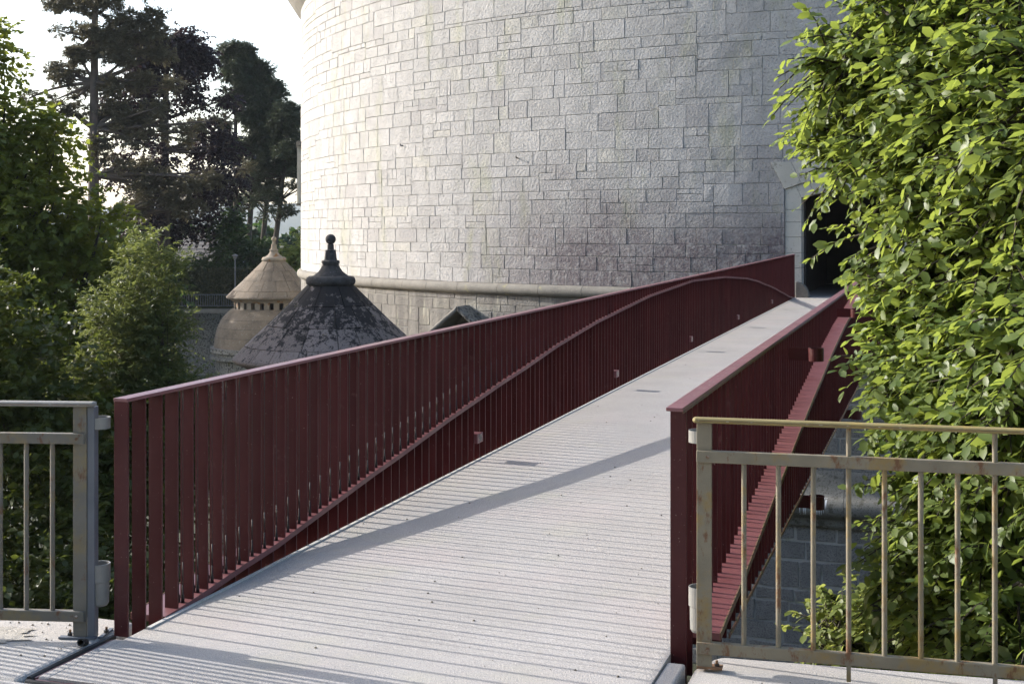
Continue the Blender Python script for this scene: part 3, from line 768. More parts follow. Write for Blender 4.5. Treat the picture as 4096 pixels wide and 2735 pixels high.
# whitish lime runs on the lower moulding
m, nt, b = new_mat('lime_run'); b.inputs['Base Color'].default_value = (0.55, 0.56, 0.58, 1); b.inputs['Roughness'].default_value = 0.9; M_LIME = m
g = MB()
for i in range(26):
    a0 = random.choice([-2.15, -1.2]) + random.uniform(-.32, .32); z0 = -4.80 - random.uniform(0, .05); z1 = z0 - random.uniform(.12, .5); hw = random.uniform(.012, .03) / TR * 57.3
    pts = []
    for q in range(7):
        z = z0 + (z1 - z0) * q / 6; x = (z + 5.06) / 0.24
        r = TR + 0.303 + 0.24 * math.sqrt(max(0, 1 - x * x)) if abs(x) < 1 else TR + .303
        pts += [T(a0 - hw * (1 - q / 7), r, z), T(a0 + hw * (1 - q / 7), r, z)]
    g.add(pts, [(2 * q, 2 * q + 1, 2 * q + 3, 2 * q + 2) for q in range(6)])
tag(g.build('lime_streaks', M_LIME, tower), kind='stuff')
# doorway: jamb blocks, arch stones, passage
def block(poly_sz, r_front, r_back, name, mat, bev=0.006):
    """poly in (arc metres, z) swept radially"""
    n = len(poly_sz)
    A_ = [T(math.degrees(s / TR), r_front, z) for s, z in poly_sz]; B_ = [T(math.degrees(s / TR), r_back, z) for s, z in poly_sz]
    g = MB(); g.add(A_ + B_, [tuple(range(n)), tuple(range(n, 2 * n))[::-1]] + [(i, i + n, (i + 1) % n + n, (i + 1) % n) for i in range(n)])
    return bevel(g.build(name, mat, tower), bev, 2)
for sg in (-1, 1):
    zs = [SILL, 0.55, 0.93, 1.32, 1.72, 2.10, 2.42]
    for z0, z1 in zip(zs[:-1], zs[1:]):
        block([(sg * WO * .995, z0 + .004), (sg * WI, z0 + .004), (sg * WI, z1 - .004), (sg * WO * .995, z1 - .004)][::-sg or 1], TR - 0.035, TR - 0.50, 'jamb_stone', M_ASHLAR)
    block([(sg * WO * .995, 2.424), (sg * WI, 2.424), (sg * WI, zi(WI) - .004), (sg * 1.22, zo(1.22) - .005), (sg * WO * .995, zo(WO) - .005)][::-sg or 1], TR - 0.035, TR - 0.5, 'springer_stone', M_ASHLAR)
    # rounded guard stone at the foot of the jamb
    n = 12; g = MB(); vs = []
    for k in range(n + 1):
        t = math.pi / 2 * k / n; vs.append((sg * (WI + 0.12 - 0.34 * math.sin(t)), SILL + 0.40 * math.cos(t)))
    poly = vs + [(sg * (WI + .12), SILL)]
    block(poly if sg > 0 else poly[::-1], TR + 0.20, TR - 0.06, 'guard_stone', M_CORD, 0.02)
xs = np.linspace(-1.22, 1.22, 8)
for x0, x1 in zip(xs[:-1], xs[1:]):   # inner arch ring
    x0, x1 = x0 + .004, x1 - .004; k = WI / 1.22
    block([(x0 * k, zi(x0 * k)), (x1 * k, zi(x1 * k)), (x1, zo(x1) - .006), (x0, zo(x0) - .006)], TR - 0.035, TR - 0.5, 'arch_stone', M_ASHLAR)
xs = np.linspace(-1.5, 1.5, 8)
for x0, x1 in zip(xs[:-1], xs[1:]):   # outer voussoirs leaning outwards
    f = 1.24; x0, x1 = x0 + .004, x1 - .004
    block([(x0, zo(x0)), (x1, zo(x1)), (x1 * f, 3.64), (x0 * f, 3.64)], TR + 0.022, TR - 0.35, 'voussoir', M_ASHLAR)
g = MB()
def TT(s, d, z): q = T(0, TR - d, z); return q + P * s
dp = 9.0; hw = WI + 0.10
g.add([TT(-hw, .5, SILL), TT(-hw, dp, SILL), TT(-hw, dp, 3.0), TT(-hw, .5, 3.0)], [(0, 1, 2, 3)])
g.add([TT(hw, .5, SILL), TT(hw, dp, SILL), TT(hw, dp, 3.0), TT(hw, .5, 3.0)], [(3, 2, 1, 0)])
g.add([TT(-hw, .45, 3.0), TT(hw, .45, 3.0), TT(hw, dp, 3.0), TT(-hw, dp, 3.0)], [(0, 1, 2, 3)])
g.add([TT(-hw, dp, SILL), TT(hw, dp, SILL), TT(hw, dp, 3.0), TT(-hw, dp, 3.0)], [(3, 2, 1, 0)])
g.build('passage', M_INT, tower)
g = MB(); g.box(TT(-1.6, -0.01, SILL - .2), P * 3.2, U * (dp + 0.1), (0, 0, .198)); g.build('door_sill', M_DECK, tower)
for sg in (-1, 1):   # dark timber frame and open leaf
    g = MB(); g.box(TT(sg * (WI - .0), .52, SILL), P * -sg * .07, U * .10, (0, 0, 2.5)); g.box(TT(sg * (WI + .06), .66, SILL), P * -sg * .05, U * 1.0, (0, 0, 2.45)); g.build('door_leaf', M_DARKW, tower)
# window surround on the left flank, iron hooks
def plate(a0, a1, z0, z1, r0, r1, name, mat):
    g = MB(); g.add([T(a0, r0, z0), T(a1, r0, z0), T(a1, r0, z1), T(a0, r0, z1), T(a0, r1, z0), T(a1, r1, z0), T(a1, r1, z1), T(a0, r1, z1)],
                    [(0, 1, 2, 3), (7, 6, 5, 4), (0, 4, 5, 1), (1, 5, 6, 2), (2, 6, 7, 3), (3, 7, 4, 0)])
    return g.build(name, mat, tower)
wf = plate(-64.2, -61.4, 2.98, 5.25, TR - .02, TR + 0.16, 'window_surround', M_FRAME)
plate(-64.6, -61.0, 5.25, 5.45, TR - .02, TR + 0.20, 'window_lintel', M_CORD); plate(-64.0, -61.6, 2.9, 2.98, TR - .02, TR + .2, 'window_ledge', M_CORD)
for (a, z) in ((-33.5, 4.55), (-21.6, 3.95)):
    g = MB(); q = T(a, TR - .03, z); q2 = T(a, TR + 0.11, z + .02); g.tube([q, q2, q2 + (0, 0, 0.05)], 0.018, 6); g.build('iron_hook', M_DSTEEL, tower)
for (a, z) in ((-0.6, 6.55), (-0.9, 6.85)):
    g = MB(); q = T(a, TR + .025, z); g.tube([T(a, TR - .02, z), q], 0.05, 10); g.build('wall_plug', M_MORTAR, tower)

# ------------------------------------------------------------------ stone roofed caponiers
def caponier(cx, cy, zs, mslab, mstone, label, seed):
    random.seed(seed)
    root = empty('stone_turret', (cx, cy, -9.5), label, 'turret', None)
    c = (cx, cy, zs)
    # roof cone profile (r, z) relative to eave level 0
    prof = [(2.47, 0.0), (2.18, 0.30), (1.62, 0.82), (1.10, 1.33), (0.60, 1.83)]
    g = MB(); g.lathe([(2.43, -0.10), (2.445, -0.04)] + [(max(r - .035, .1), z - .035) for r, z in prof], c, 48); g.build('roof_core', M_JOINT, root)
    g = MB(); g.lathe([(1.95, -0.15), (2.30, -0.16), (2.44, -0.13), (2.50, -0.06), (2.49, -0.004), (2.40, 0.02)], c, 64); g.build('eave_moulding', mslab, root, True)
    off = 0.0
    for ci, ((r0, z0), (r1, z1)) in enumerate(zip(prof[:-1], prof[1:])):
        nsl = (20, 18, 15, 10)[ci]; off += random.uniform(.3, .7)
        sl = math.hypot(r1 - r0, z1 - z0); nx_, nz_ = (z1 - z0) / sl, -(r1 - r0) / sl   # outward normal (radial, z)
        aa = [2 * math.pi * (i + off + random.uniform(-.12, .12)) / nsl for i in range(nsl)]
        for i in range(nsl):
            a0 = aa[i]; a1 = aa[(i + 1) % nsl] + (2 * math.pi if i == nsl - 1 else 0)
            g = MB(); h = random.uniform(0.0, 0.012); kseg = 3; vs = []
            for lay_ in (0, 1):
                d = -0.03 if lay_ == 0 else h
                for q in (0, 1):
                    f0 = (0.010 / sl) if q == 0 else 1 - 0.010 / sl
                    rr = r0 + (r1 - r0) * f0 + nx_ * d; zz = z0 + (z1 - z0) * f0 + nz_ * d
                    for s in range(kseg + 1):
                        jj = 0.010 / max(rr, .3); t = (a0 + jj) + (a1 - a0 - 2 * jj) * s / kseg
                        vs.append((cx + rr * math.cos(t), cy + rr * math.sin(t), zs + zz))
            m_ = kseg + 1; fs = []
            for s in range(kseg):
                fs.append((2 * m_ + s, 2 * m_ + s + 1, 3 * m_ + s + 1, 3 * m_ + s))
                fs.append((s, s + 1, 2 * m_ + s + 1, 2 * m_ + s)); fs.append((m_ + s + 1, m_ + s, 3 * m_ + s, 3 * m_ + s + 1))
            fs.append((m_, 0, 2 * m_, 3 * m_)); fs.append((kseg, m_ + kseg, 3 * m_ + kseg, 2 * m_ + kseg))
            g.add(vs, fs); g.build('roof_slab', mslab, root)
    # collar and finial
    z = 1.83
    g = MB(); g.lathe([(0.50, z - .05), (0.58, z - .02)] + [(0.53 + 0.115 * math.sin(t), z + 0.115 - 0.125 * math.cos(t)) for t in np.linspace(0.25, math.pi - .2, 9)] + [(0.44, z + .245)], c, 40); g.build('collar', mstone, root, True)
    fin = MB(); fin.lathe([(0.46, z + .24), (0.40, z + .29), (0.31, z + .36), (0.255, z + .44), (0.225, z + .50), (0.22, z + .505)], c, 32)
    f_o = fin.build('finial', mstone, root, True)
    g = MB(); g.lathe([(0.215, z + .50), (0.215, z + .56), (0.235, z + .57), (0.235, z + .63), (0.20, z + .65), (0.165, z + .655), (0.135, z + .90), (0.14, z + .915), (0.088, z + .92), (0.082, z + 1.06), (0.05, z + 1.075)], c, 8); g.build('finial_shaft', mstone, f_o)
    g = MB(); g.lathe([(0.002, z + 1.06)] + [(0.135 * math.sin(t), z + 1.19 - 0.135 * math.cos(t)) for t in np.linspace(.15, math.pi - .02, 12)], c, 24); g.build('finial_ball', mstone, f_o, True)
    # lantern with square openings
    g = MB(); g.lathe([(2.28, -.155), (2.26, -.20), (2.16, -.26), (2.10, -.27), (2.10, -.30)], c, 48); g.build('lantern_cornice', mstone, root, True)
    g = MB(); g.lathe([(1.7, -.28), (1.7, -.66)], c, 32); g.build('lantern_core', M_DARKW, root)
    npr = 26
    for i in range(npr):
        t = 2 * math.pi * (i + .5) / npr; w = 2 * math.pi / npr * 0.56
        g = MB(); vs = [(cx + r * math.cos(t + s * w / 2), cy + r * math.sin(t + s * w / 2), zs + zz) for zz in (-.66, -.29) for (r, s) in ((2.10, -1), (2.10, 1), (1.72, 1), (1.72, -1))]
        g.add(vs, [(0, 1, 5, 4), (1, 2, 6, 5), (3, 0, 4, 7), (4, 5, 6, 7)]); g.build('lantern_pier', mstone, root)
    # lower domed roof in courses and drum wall
    dome = [(2.14, -.64), (2.20, -.66), (2.48, -.90), (2.73, -1.18), (2.95, -1.62), (3.08, -2.1), (3.14, -2.6), (3.15, -2.66)]
    g = MB(); g.lathe(dome, c, 64)
    g.build('lower_roof', mslab, root, True)
    g = MB()
    for zz, rr in ((-1.18, 2.73), (-1.62, 2.95), (-2.1, 3.08)): g.lathe([(rr + .006, zz - .008), (rr + .008, zz), (rr + .002, zz + .008)], c, 64)
    g.build('lower_roof_joint', M_JOINT, root)
    g = MB(); g.lathe([(3.12, -2.66), (3.32, -2.68), (3.34, -2.9), (3.2, -2.95), (3.2, -3.1), (3.36, -3.12), (3.36, -3.25), (3.05, -3.3), (3.05, -9.5 - zs)], c, 64); g.build('drum_wall', M_RUBBLE, root)
    return root
caponier(-4.70, 34.0, -1.36, M_ROOFD, M_ROOFDK, 'near stone turret with black stained conical roof and ball finial in front of the tower', 31)
caponier(-12.70, 70.0, -1.57, M_ROOFB, M_ROOFBK, 'far brown stone turret with conical roof over a ring of square openings', 32)
random.seed(99)
# small gabled roof against the tower
gr = empty('gabled_stone_porch', (-1.3, 39.3, -9.5), 'small gabled stone porch roof against the tower foot behind the maroon parapet', 'porch')
ap = np.array([-1.62, 38.2, -0.30]); dirr = np.array([0.42, 0.9, 0.0]); dirr /= np.linalg.norm(dirr); sd_ = np.array([0.9, -0.42, 0.0]); sd_ /= np.linalg.norm(sd_)
for s_, nm in ((-1, 'roof_slope'), (1, 'roof_slope')):
    e = ap + sd_ * s_ * 2.2 + np.array([0, 0, -1.75]); th = np.array([0, 0, -0.17])
    g = MB(); g.add([ap, e, e + dirr * 2.0, ap + dirr * 2.0, ap + th, e + th, e + dirr * 2.0 + th, ap + dirr * 2.0 + th],
                    [(0, 1, 2, 3), (7, 6, 5, 4), (0, 4, 5, 1), (1, 5, 6, 2), (2, 6, 7, 3), (3, 7, 4, 0)]); bevel(g.build(nm, M_CORD if s_ < 0 else M_RUBBLE, gr), 0.05, 3)
    if s_ > 0:
        g = MB()
        for i in range(60):
            f1, f2 = random.random(), random.random() ** .6 * 0.9
            q = ap + (e - ap) * f1 + dirr * 1.9 * f2 + np.array([0, 0, .02]); s = random.uniform(.05, .16)
            g.add([q + np.array([random.uniform(-s, s), random.uniform(-s, s), random.uniform(-.02, s * .7)]) for _ in range(6)], [(0, 1, 2), (1, 2, 3), (2, 3, 4), (3, 4, 5), (0, 2, 4), (1, 3, 5)])
        tag(g.build('fallen_rubble', M_RUBBLE, gr), kind='stuff')
g = MB(); q0 = ap + dirr * 0.9 + np.array([0, 0, -0.3])
g.add([q0, q0 - sd_ * 2.0 + np.array([0, 0, -1.6]), q0 - sd_ * 2.0 + np.array([0, 0, -8.8]), q0 + sd_ * 2.0 + np.array([0, 0, -8.8]), q0 + sd_ * 2.0 + np.array([0, 0, -1.6])], [(0, 1, 2, 3, 4)])
g.build('gable_wall', M_RUBBLE, gr)

# ------------------------------------------------------------------ vegetation
def np_mesh(name, verts, faces_arr, mats, rnd, nper):
    """verts (N,3), faces_arr (F,nper) int"""
    me = bpy.data.meshes.new(name); F = len(faces_arr)
    me.vertices.add(len(verts)); me.vertices.foreach_set('co', verts.astype(np.float32).ravel())
    me.loops.add(F * nper); me.loops.foreach_set('vertex_index', faces_arr.astype(np.int32).ravel())
    me.polygons.add(F); me.polygons.foreach_set('loop_start', np.arange(0, F * nper, nper, dtype=np.int32))
    try: me.polygons.foreach_set('loop_total', np.full(F, nper, dtype=np.int32))
    except Exception: pass
    for q in (mats if isinstance(mats, list) else [mats]): me.materials.append(q)
    me.update(calc_edges=True)
    a = me.attributes.new('rnd', 'FLOAT', 'FACE'); a.data.foreach_set('value', rnd.astype(np.float32))
    return me
def unit(v): return v / (np.linalg.norm(v, axis=-1, keepdims=True) + 1e-9)
# one leaf, along +X, width along Y: eight vertices, folded along the midrib and drooping
LEAF = np.array([[0, 0, 0], [.26, .27, .035], [.30, 0, .0], [.26, -.27, .035], [.68, .29, .0], [.68, 0, -.04], [.68, -.29, .0], [1, 0, -.12]])
LF = np.array([[0, 2, 1], [0, 3, 2], [1, 2, 5], [1, 5, 4], [2, 3, 6], [2, 6, 5], [4, 5, 7], [5, 6, 7]])
def frames(ax, nrm):
    x = unit(ax); y = unit(np.cross(nrm, x)); z = np.cross(x, y); return np.stack([x, y, z], axis=1)   # rows
def leaves_mesh(name, pos, ax, nrm, size, width, mats, rnd, simple=False):
    F = frames(ax, nrm); tpl = LEAF * np.array([1, width, 1])
    fc = LF
    if simple:
        tpl = np.array([[0, 0, 0], [.5, .5 * width, .05], [1, 0, -.1], [.5, -.5 * width, .05]]); fc = np.array([[0, 3, 2], [0, 2, 1]])
    v = np.einsum('kj,njc->nkc', tpl, F) * size[:, None, None] + pos[:, None, :]
    n, k = v.shape[:2]
    f = (fc[None] + (np.arange(n) * k)[:, None, None]).reshape(-1, 3)
    return np_mesh(name, v.reshape(-1, 3), f, mats, np.repeat(rnd, len(fc)), 3)

def twig_tree(blobs, ntw, leaves_per, size, twlen, droop, width=1.0, seed=1, shell=0.55, outdir=None, gaps=0):
    """blobs: (x,y,z,rx,ry,rz). returns leaf arrays and twig polylines"""
    r = np.random.default_rng(seed)
    bl = np.array([q[:6] for q in blobs]); vol = bl[:, 3] * bl[:, 4] * bl[:, 5]; pr = vol ** 0.75; pr /= pr.sum()
    idx = r.choice(len(bl), ntw, p=pr)
    d = unit(r.normal(size=(ntw, 3))); rad = r.uniform(0, 1, ntw) ** shell
    ctr = bl[idx, :3]; base = ctr + d * rad[:, None] * bl[idx, 3:6]
    tdir = unit(d * 0.9 + r.normal(size=(ntw, 3)) * 0.45 + np.array([0, 0, 0.15]) + (np.array(outdir) if outdir is not None else 0))
    if gaps:
        q = base * gaps; nz = np.sin(q[:, 0] * 1.0 + 1.3 * np.sin(q[:, 2] * .9)) * np.sin(q[:, 1] * .8 + 2.0) + np.sin(q[:, 2] * 1.1 + q[:, 0] * .6 + .7) * .8
        k = nz < r.uniform(.1, 1.15, ntw); base, tdir = base[k], tdir[k]; ntw = len(base)
    L_ = twlen * r.uniform(.6, 1.4, ntw)
    pos = []; ax = []; nr = []; sz = []; rn = []; tw = []
    for i in range(ntw):
        m_ = int(leaves_per * r.uniform(.7, 1.3)); s = np.linspace(0.12, 1, m_)
        e = base[i] + tdir[i] * L_[i]
        side = unit(np.cross(tdir[i], [0, 0, 1.0]) + 1e-4)
        curve = np.array([0, 0, -droop * L_[i]])
        pts = base[i] + np.outer(s, tdir[i] * L_[i]) + np.outer(s ** 2, curve)
        sg = np.where(np.arange(m_) % 2 == 0, 1.0, -1.0)
        a = unit(tdir[i] * 0.55 + side * sg[:, None] * 0.8 + r.normal(size=(m_, 3)) * 0.35 + np.array([0, 0, -0.25 - droop * .5]))
        n_ = unit(np.array([0, 0, 0.8]) + 0.45 * np.array(SUN) + r.normal(size=(m_, 3)) * 0.42)
        tone = r.uniform(0, 1)
        pos.append(pts); ax.append(a); nr.append(n_); sz.append(size * r.uniform(.5, 1.3, m_)); rn.append(np.clip(tone * .6 + r.uniform(0, .4, m_), 0, 1))
        tw.append((base[i] - tdir[i] * L_[i] * .25, base[i] + tdir[i] * L_[i] * .5 + curve * .25, base[i] + tdir[i] * L_[i] * .95 + curve * .9))
    return np.concatenate(pos), np.concatenate(ax), np.concatenate(nr), np.concatenate(sz), np.concatenate(rn), tw
def limb(mb, a, b, r0, r1, sag=0.1, n=6, k=7):
    a, b = np.array(a, float), np.array(b, float); s = np.linspace(0, 1, n)
    wob = np.array([random.uniform(-1, 1), random.uniform(-1, 1), random.uniform(-.4, .6)]) * np.linalg.norm(b - a) * sag
    pts = [a + (b - a) * q + wob * math.sin(math.pi * q) for q in s]
    mb.tube(pts, [r0 + (r1 - r0) * q for q in s], k, 0, False); return pts
def in_view(p, m=300):
    px = 2048 + 5248 * p[:, 0] / p[:, 1]; py = 925 - 5248 * (p[:, 2] - EYE) / p[:, 1]
    return (px > -m) & (px < 4096 + m) & (py > -m) & (py < 2735 + m)

def broad_tree(name, label, cat, base, blobs, ntw, lper, size, twlen, droop, width, matl, matb, trunk_r, seed, simple=False, group=None, twigs=True, npart=0, outdir=None, shell=.55, clipf=None, scaf=None, gaps=0):
    random.seed(seed)
    root = empty(name, base, label, cat, group)
    pos, ax, nr, sz, rn, tw = twig_tree(blobs, ntw, lper, size, twlen, droop, width, seed, shell, outdir, gaps)
    if clipf is not None:
        k = clipf(pos); pos, ax, nr, sz, rn = pos[k], ax[k], nr[k], sz[k], rn[k]
    # trunk and limbs
    g = MB(); bx = np.array([q[:3] for q in blobs]); top = bx.mean(0)
    fork = np.array(base) + (np.array([top[0], top[1], bx[:, 2].min()]) - np.array(base)) * 0.9
    pts = limb(g, base, fork, trunk_r, trunk_r * .7, 0.03, 6, 10); g.build('trunk', matb, root, True)
    if scaf:
        for s_ in scaf:
            g = MB(); limb(g, pts[-1], s_, trunk_r * .5, .045, .05, 8, 8); g.build('branch', matb, root, True)
    for q in blobs:
        if scaf:
            g = MB(); b_ = np.array(q[:3]); s_ = min(scaf, key=lambda c: np.linalg.norm(np.array(c) - b_)); limb(g, s_, b_, 0.024, 0.007, 0.10, 7, 6); g.build('branch', matb, root, True); continue
        g = MB(); b_ = np.array(q[:3]); mid = limb(g, pts[-1 if b_[2] > fork[2] else -2], b_, trunk_r * .45, trunk_r * .10, 0.07, 7, 7)
        for _ in range(3):
            d = np.array([random.uniform(-1, 1), random.uniform(-1, 1), random.uniform(-.5, 1)]); d /= np.linalg.norm(d)
            limb(g, mid[4], b_ + d * np.array(q[3:6]) * .8, trunk_r * .16, trunk_r * .03, 0.08, 5, 5)
        g.build('branch', matb, root, True)
    if twigs:
        g = MB()
        for a, b_, c in tw: g.tube([a, b_, c], [0.011, 0.007, 0.003], 4, 0, False)
        tag(g.build('twigs', M_TWIG if twigs is True else twigs, root), kind='stuff')
    if npart:
        vis_ = in_view(pos, -10); scr = np.where(vis_, sz / np.linalg.norm(pos - np.array([0, 0, EYE]), axis=1) * (1 - 0.35 * (pos[:, 1] > np.median(pos[:, 1]))), 0)
        # nearest, largest leaves become parts; keep some spread by random weighting
        order = np.argsort(-scr * (0.8 + 0.4 * rng.random(len(scr))))[:npart]
        var = []
        for k in range(8):
            t = leaves_mesh('leaf', np.zeros((1, 3)), np.array([[1., 0, 0]]), np.array([[0., 0, 1]]), np.ones(1), width * (0.9 + .03 * k), matl, np.array([k / 8.0])); var.append(t)
        F = frames(ax[order], nr[order])
        for q, i in enumerate(order):
            o = bpy.data.objects.new('leaf', var[int(rn[i] * 7.99)]); COL.objects.link(o); o.parent = root; o.matrix_parent_inverse = base_inv(root)
            mt = Matrix.Identity(4); s_ = sz[i]
            for c in range(3):
                for r_ in range(3): mt[r_][c] = F[q][c][r_] * s_
                mt[c][3] = pos[i][c]
            o.matrix_basis = mt
        k = np.ones(len(pos), bool); k[order] = False; pos, ax, nr, sz, rn = pos[k], ax[k], nr[k], sz[k], rn[k]
    me = leaves_mesh('foliage', pos, ax, nr, sz, width, matl, rn, simple)
    if not simple: me.polygons.foreach_set('use_smooth', np.ones(len(me.polygons), bool))
    tag(link('foliage', me, root), kind='stuff')
    return root

# --- right hand tree beside the bridge
RB = [(2.32, 9.6, 3.08), (2.62, 9.97, 3.0), (2.73, 9.61, 3.21), (2.61, 9.98, 2.73), (2.8, 9.38, 2.59), (2.59, 10.07, 2.44), (2.73, 9.62, 2.19), (2.89, 8.99, 2.2), (2.81, 9.33, 3.39), (2.9, 8.95, 3.09), (3.0, 8.4, 2.65), (3.04, 8.12, 3.14), (2.94, 8.78, 2.31), (3.05, 8.07, 2.14), (2.78, 9.44, 1.81), (2.92, 8.86, 1.72), (2.96, 8.67, 1.79), (3.05, 8.01, 1.69), (2.84, 9.22, 1.38), (2.87, 9.11, 1.24), (2.99, 8.45, 1.23), (3.06, 7.9, 1.16), (2.85, 9.19, 0.95), (2.94, 8.75, 0.85), (2.96, 8.67, 0.75), (3.05, 8.01, 0.73), (2.85, 9.17, 0.5), (2.95, 8.73, 0.33), (3.03, 8.18, 0.27), (2.9, 8.95, -0.06), (2.99, 8.51, -0.14), (3.05, 8.01, -0.13), (2.89, 9.0, -0.43), (2.96, 8.67, -0.64), (3.03, 8.18, -0.63), (3.06, 7.9, -0.81), (2.87, 9.11, 3.66), (3.01, 8.34, 3.56), (3.08, 7.57, 2.45), (3.09, 7.46, 1.45), (3.09, 7.46, 0.46), (2.96, 8.67, 2.68), (2.89, 9.0, 2.92), (3.0, 8.4, 1.56), (2.93, 8.84, 1.52), (3.01, 8.34, 0.96), (2.91, 8.89, 0.96), (3.0, 8.4, 0.5), (3.07, 7.84, 2.78), (3.08, 7.57, 1.95), (3.08, 7.57, 0.94), (3.08, 7.57, -0.07)]
rb = []
for i, (x, y, z) in enumerate(RB):
    s = 0.15 if x < 2.0 and z > 2.2 else (0.24 if x < 2.6 else 0.34)
    rb.append((x + 0.07, y, z, s, s * 1.25, s))
def right_clip(p):
    q = p - np.array([O[0], O[1], 0]); lat = q @ P; px = 2048 + 5248 * p[:, 0] / p[:, 1]; py = 925 - 5248 * (p[:, 2] - EYE) / p[:, 1]
    return ((lat > W + 0.30) | (p[:, 2] > 1.22 + 0.25 * (lat < W))) & (px < 4450)
broad_tree('broadleaf_tree', 'sunlit broad leaved walnut tree overhanging the right side of the footbridge', 'tree', (5.0, 12.0, -9.5), rb, 5200, 15, 0.096, 0.34, 0.35, 0.86, M_LEAF, M_BARK, 0.2, 21, scaf=[(4.4, 10.4, 3.2), (4.2, 10.2, 2.0), (4.3, 10.2, 0.6), (4.2, 9.8, -0.8), (4.0, 10.0, 4.2)], npart=300, outdir=(-.25, -.3, 0.0), clipf=right_clip, shell=.6, gaps=3.6)
tree_r = bpy.data.objects['broadleaf_tree']
for (x, y, z) in ((3.60, 9.6, -0.18), (3.72, 9.5, -0.42), (3.35, 10.2, -0.1), (3.45, 9.7, 0.35)):
    g = MB(); g.lathe([(0.001, -.024)] + [(.024 * math.sin(t), -.026 * math.cos(t)) for t in np.linspace(.2, 2.95, 8)] + [(.001, .026)], (x, y, z), 12); g.build('fruit', M_FRUIT, tree_r, True)
# --- low bush under the right railing
broad_tree('bush', 'low pale green bush in the moat seen through the right railing', 'bush', (3.9, 13.0, -9.5), [(3.27, 13, -2.10, .26, .4, .22), (3.42, 13, -1.86, .2, .3, .2), (3.55, 13, -2.3, .4, .4, .3), (3.2, 13, -2.42, .3, .3, .2), (3.75, 12.6, -1.75, .3, .3, .3), (3.05, 13, -2.2, .2, .3, .15), (3.8, 12.8, -2.2, .4, .3, .3), (4.1, 13.2, -2.4, .5, .4, .4), (4.6, 13.3, -2.6, .6, .5, .5)], 520, 13, 0.105, 0.3, .2, 0.95, M_BUSHL, M_BARK, 0.07, 22)
# --- left trees
broad_tree('broadleaf_tree', 'tall green walnut tree at the left edge in front of the pines', 'tree', (-16.5, 37, -9.5),
    [(-15.6, 36, 5.6, 1.6, 1.6, 1.2), (-14.2, 36.5, 4.1, 1.9, 2.0, 1.3), (-13.2, 36, 2.4, 1.7, 2, 1.3), (-16.8, 37, 3.5, 2.2, 2.4, 2), (-14.8, 35.5, 1.4, 2.2, 2.0, 1.6), (-12.4, 36, 0.6, 1.5, 1.8, 1.2), (-14.0, 35, -1.6, 2.3, 2.2, 1.6), (-17.5, 36, -.5, 2.2, 2.2, 2.2), (-11.9, 35.6, -1.2, 1.2, 1.5, 1.0), (-18.6, 38, 2.6, 2.2, 2.4, 2.4), (-12.6, 35, -3.2, 1.8, 1.8, 1.4), (-15.5, 35, -4, 2.4, 2.2, 1.6), (-11.3, 36, 1.9, .9, 1.0, .7), (-10.9, 36, 0.4, .8, 1.0, .7), (-14.6, 36, 6.9, .8, .9, .6), (-13.2, 36.4, 4.6, .8, .9, .6), (-16.4, 36.5, 7.2, .9, .9, .5), (-10.7, 35, -1.2, .9, .9, .8), (-10.4, 34.4, -2.6, .9, .9, .8), (-11.4, 34.4, -3.8, 1.2, 1, .9)],
    6600, 14, 0.20, 0.75, .35, 0.75, M_LEAFW, M_BARK, 0.3, 23, twigs=False, simple=True)
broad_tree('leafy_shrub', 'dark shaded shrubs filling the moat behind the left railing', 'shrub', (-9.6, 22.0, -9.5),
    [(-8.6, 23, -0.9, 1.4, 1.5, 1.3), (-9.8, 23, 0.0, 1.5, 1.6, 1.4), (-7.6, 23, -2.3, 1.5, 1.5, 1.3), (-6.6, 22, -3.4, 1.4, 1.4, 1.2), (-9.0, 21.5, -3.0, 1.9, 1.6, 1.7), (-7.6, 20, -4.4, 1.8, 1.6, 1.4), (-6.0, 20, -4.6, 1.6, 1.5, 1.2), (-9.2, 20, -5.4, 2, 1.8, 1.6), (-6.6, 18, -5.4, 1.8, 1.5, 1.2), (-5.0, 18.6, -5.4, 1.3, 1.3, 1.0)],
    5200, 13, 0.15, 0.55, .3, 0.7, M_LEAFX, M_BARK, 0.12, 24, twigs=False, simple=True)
broad_tree('willow_shrub', 'pale grey green willow shrub in front of the far turret', 'shrub', (-6.4, 25.0, -9.5),
    [(-7.0, 25, 1.25, .40, .5, .55), (-6.5, 25, 1.05, .28, .5, .40), (-7.4, 25, 0.3, .7, .7, .6), (-6.75, 25, -0.0, .5, .7, .6), (-7.1, 25, -0.9, .8, .9, .8), (-6.4, 24.6, -1.2, .5, .7, .5), (-7.8, 25, -1.2, .8, .8, .8), (-5.75, 24.4, -1.95, .4, .6, .35), (-5.45, 24.4, -2.15, .4, .5, .3), (-6.0, 24.4, -1.5, .4, .5, .4), (-6.3, 24, -2.2, 1.0, 1.0, .8), (-7.3, 24, -2.6, 1.1, 1, .9), (-5.0, 24, -2.5, .7, .8, .6)],
    3600, 17, 0.115, 0.40, .12, 0.34, M_WILLOW, M_BARK, 0.08, 25, twigs=False, simple=True, outdir=(0, 0, .45))
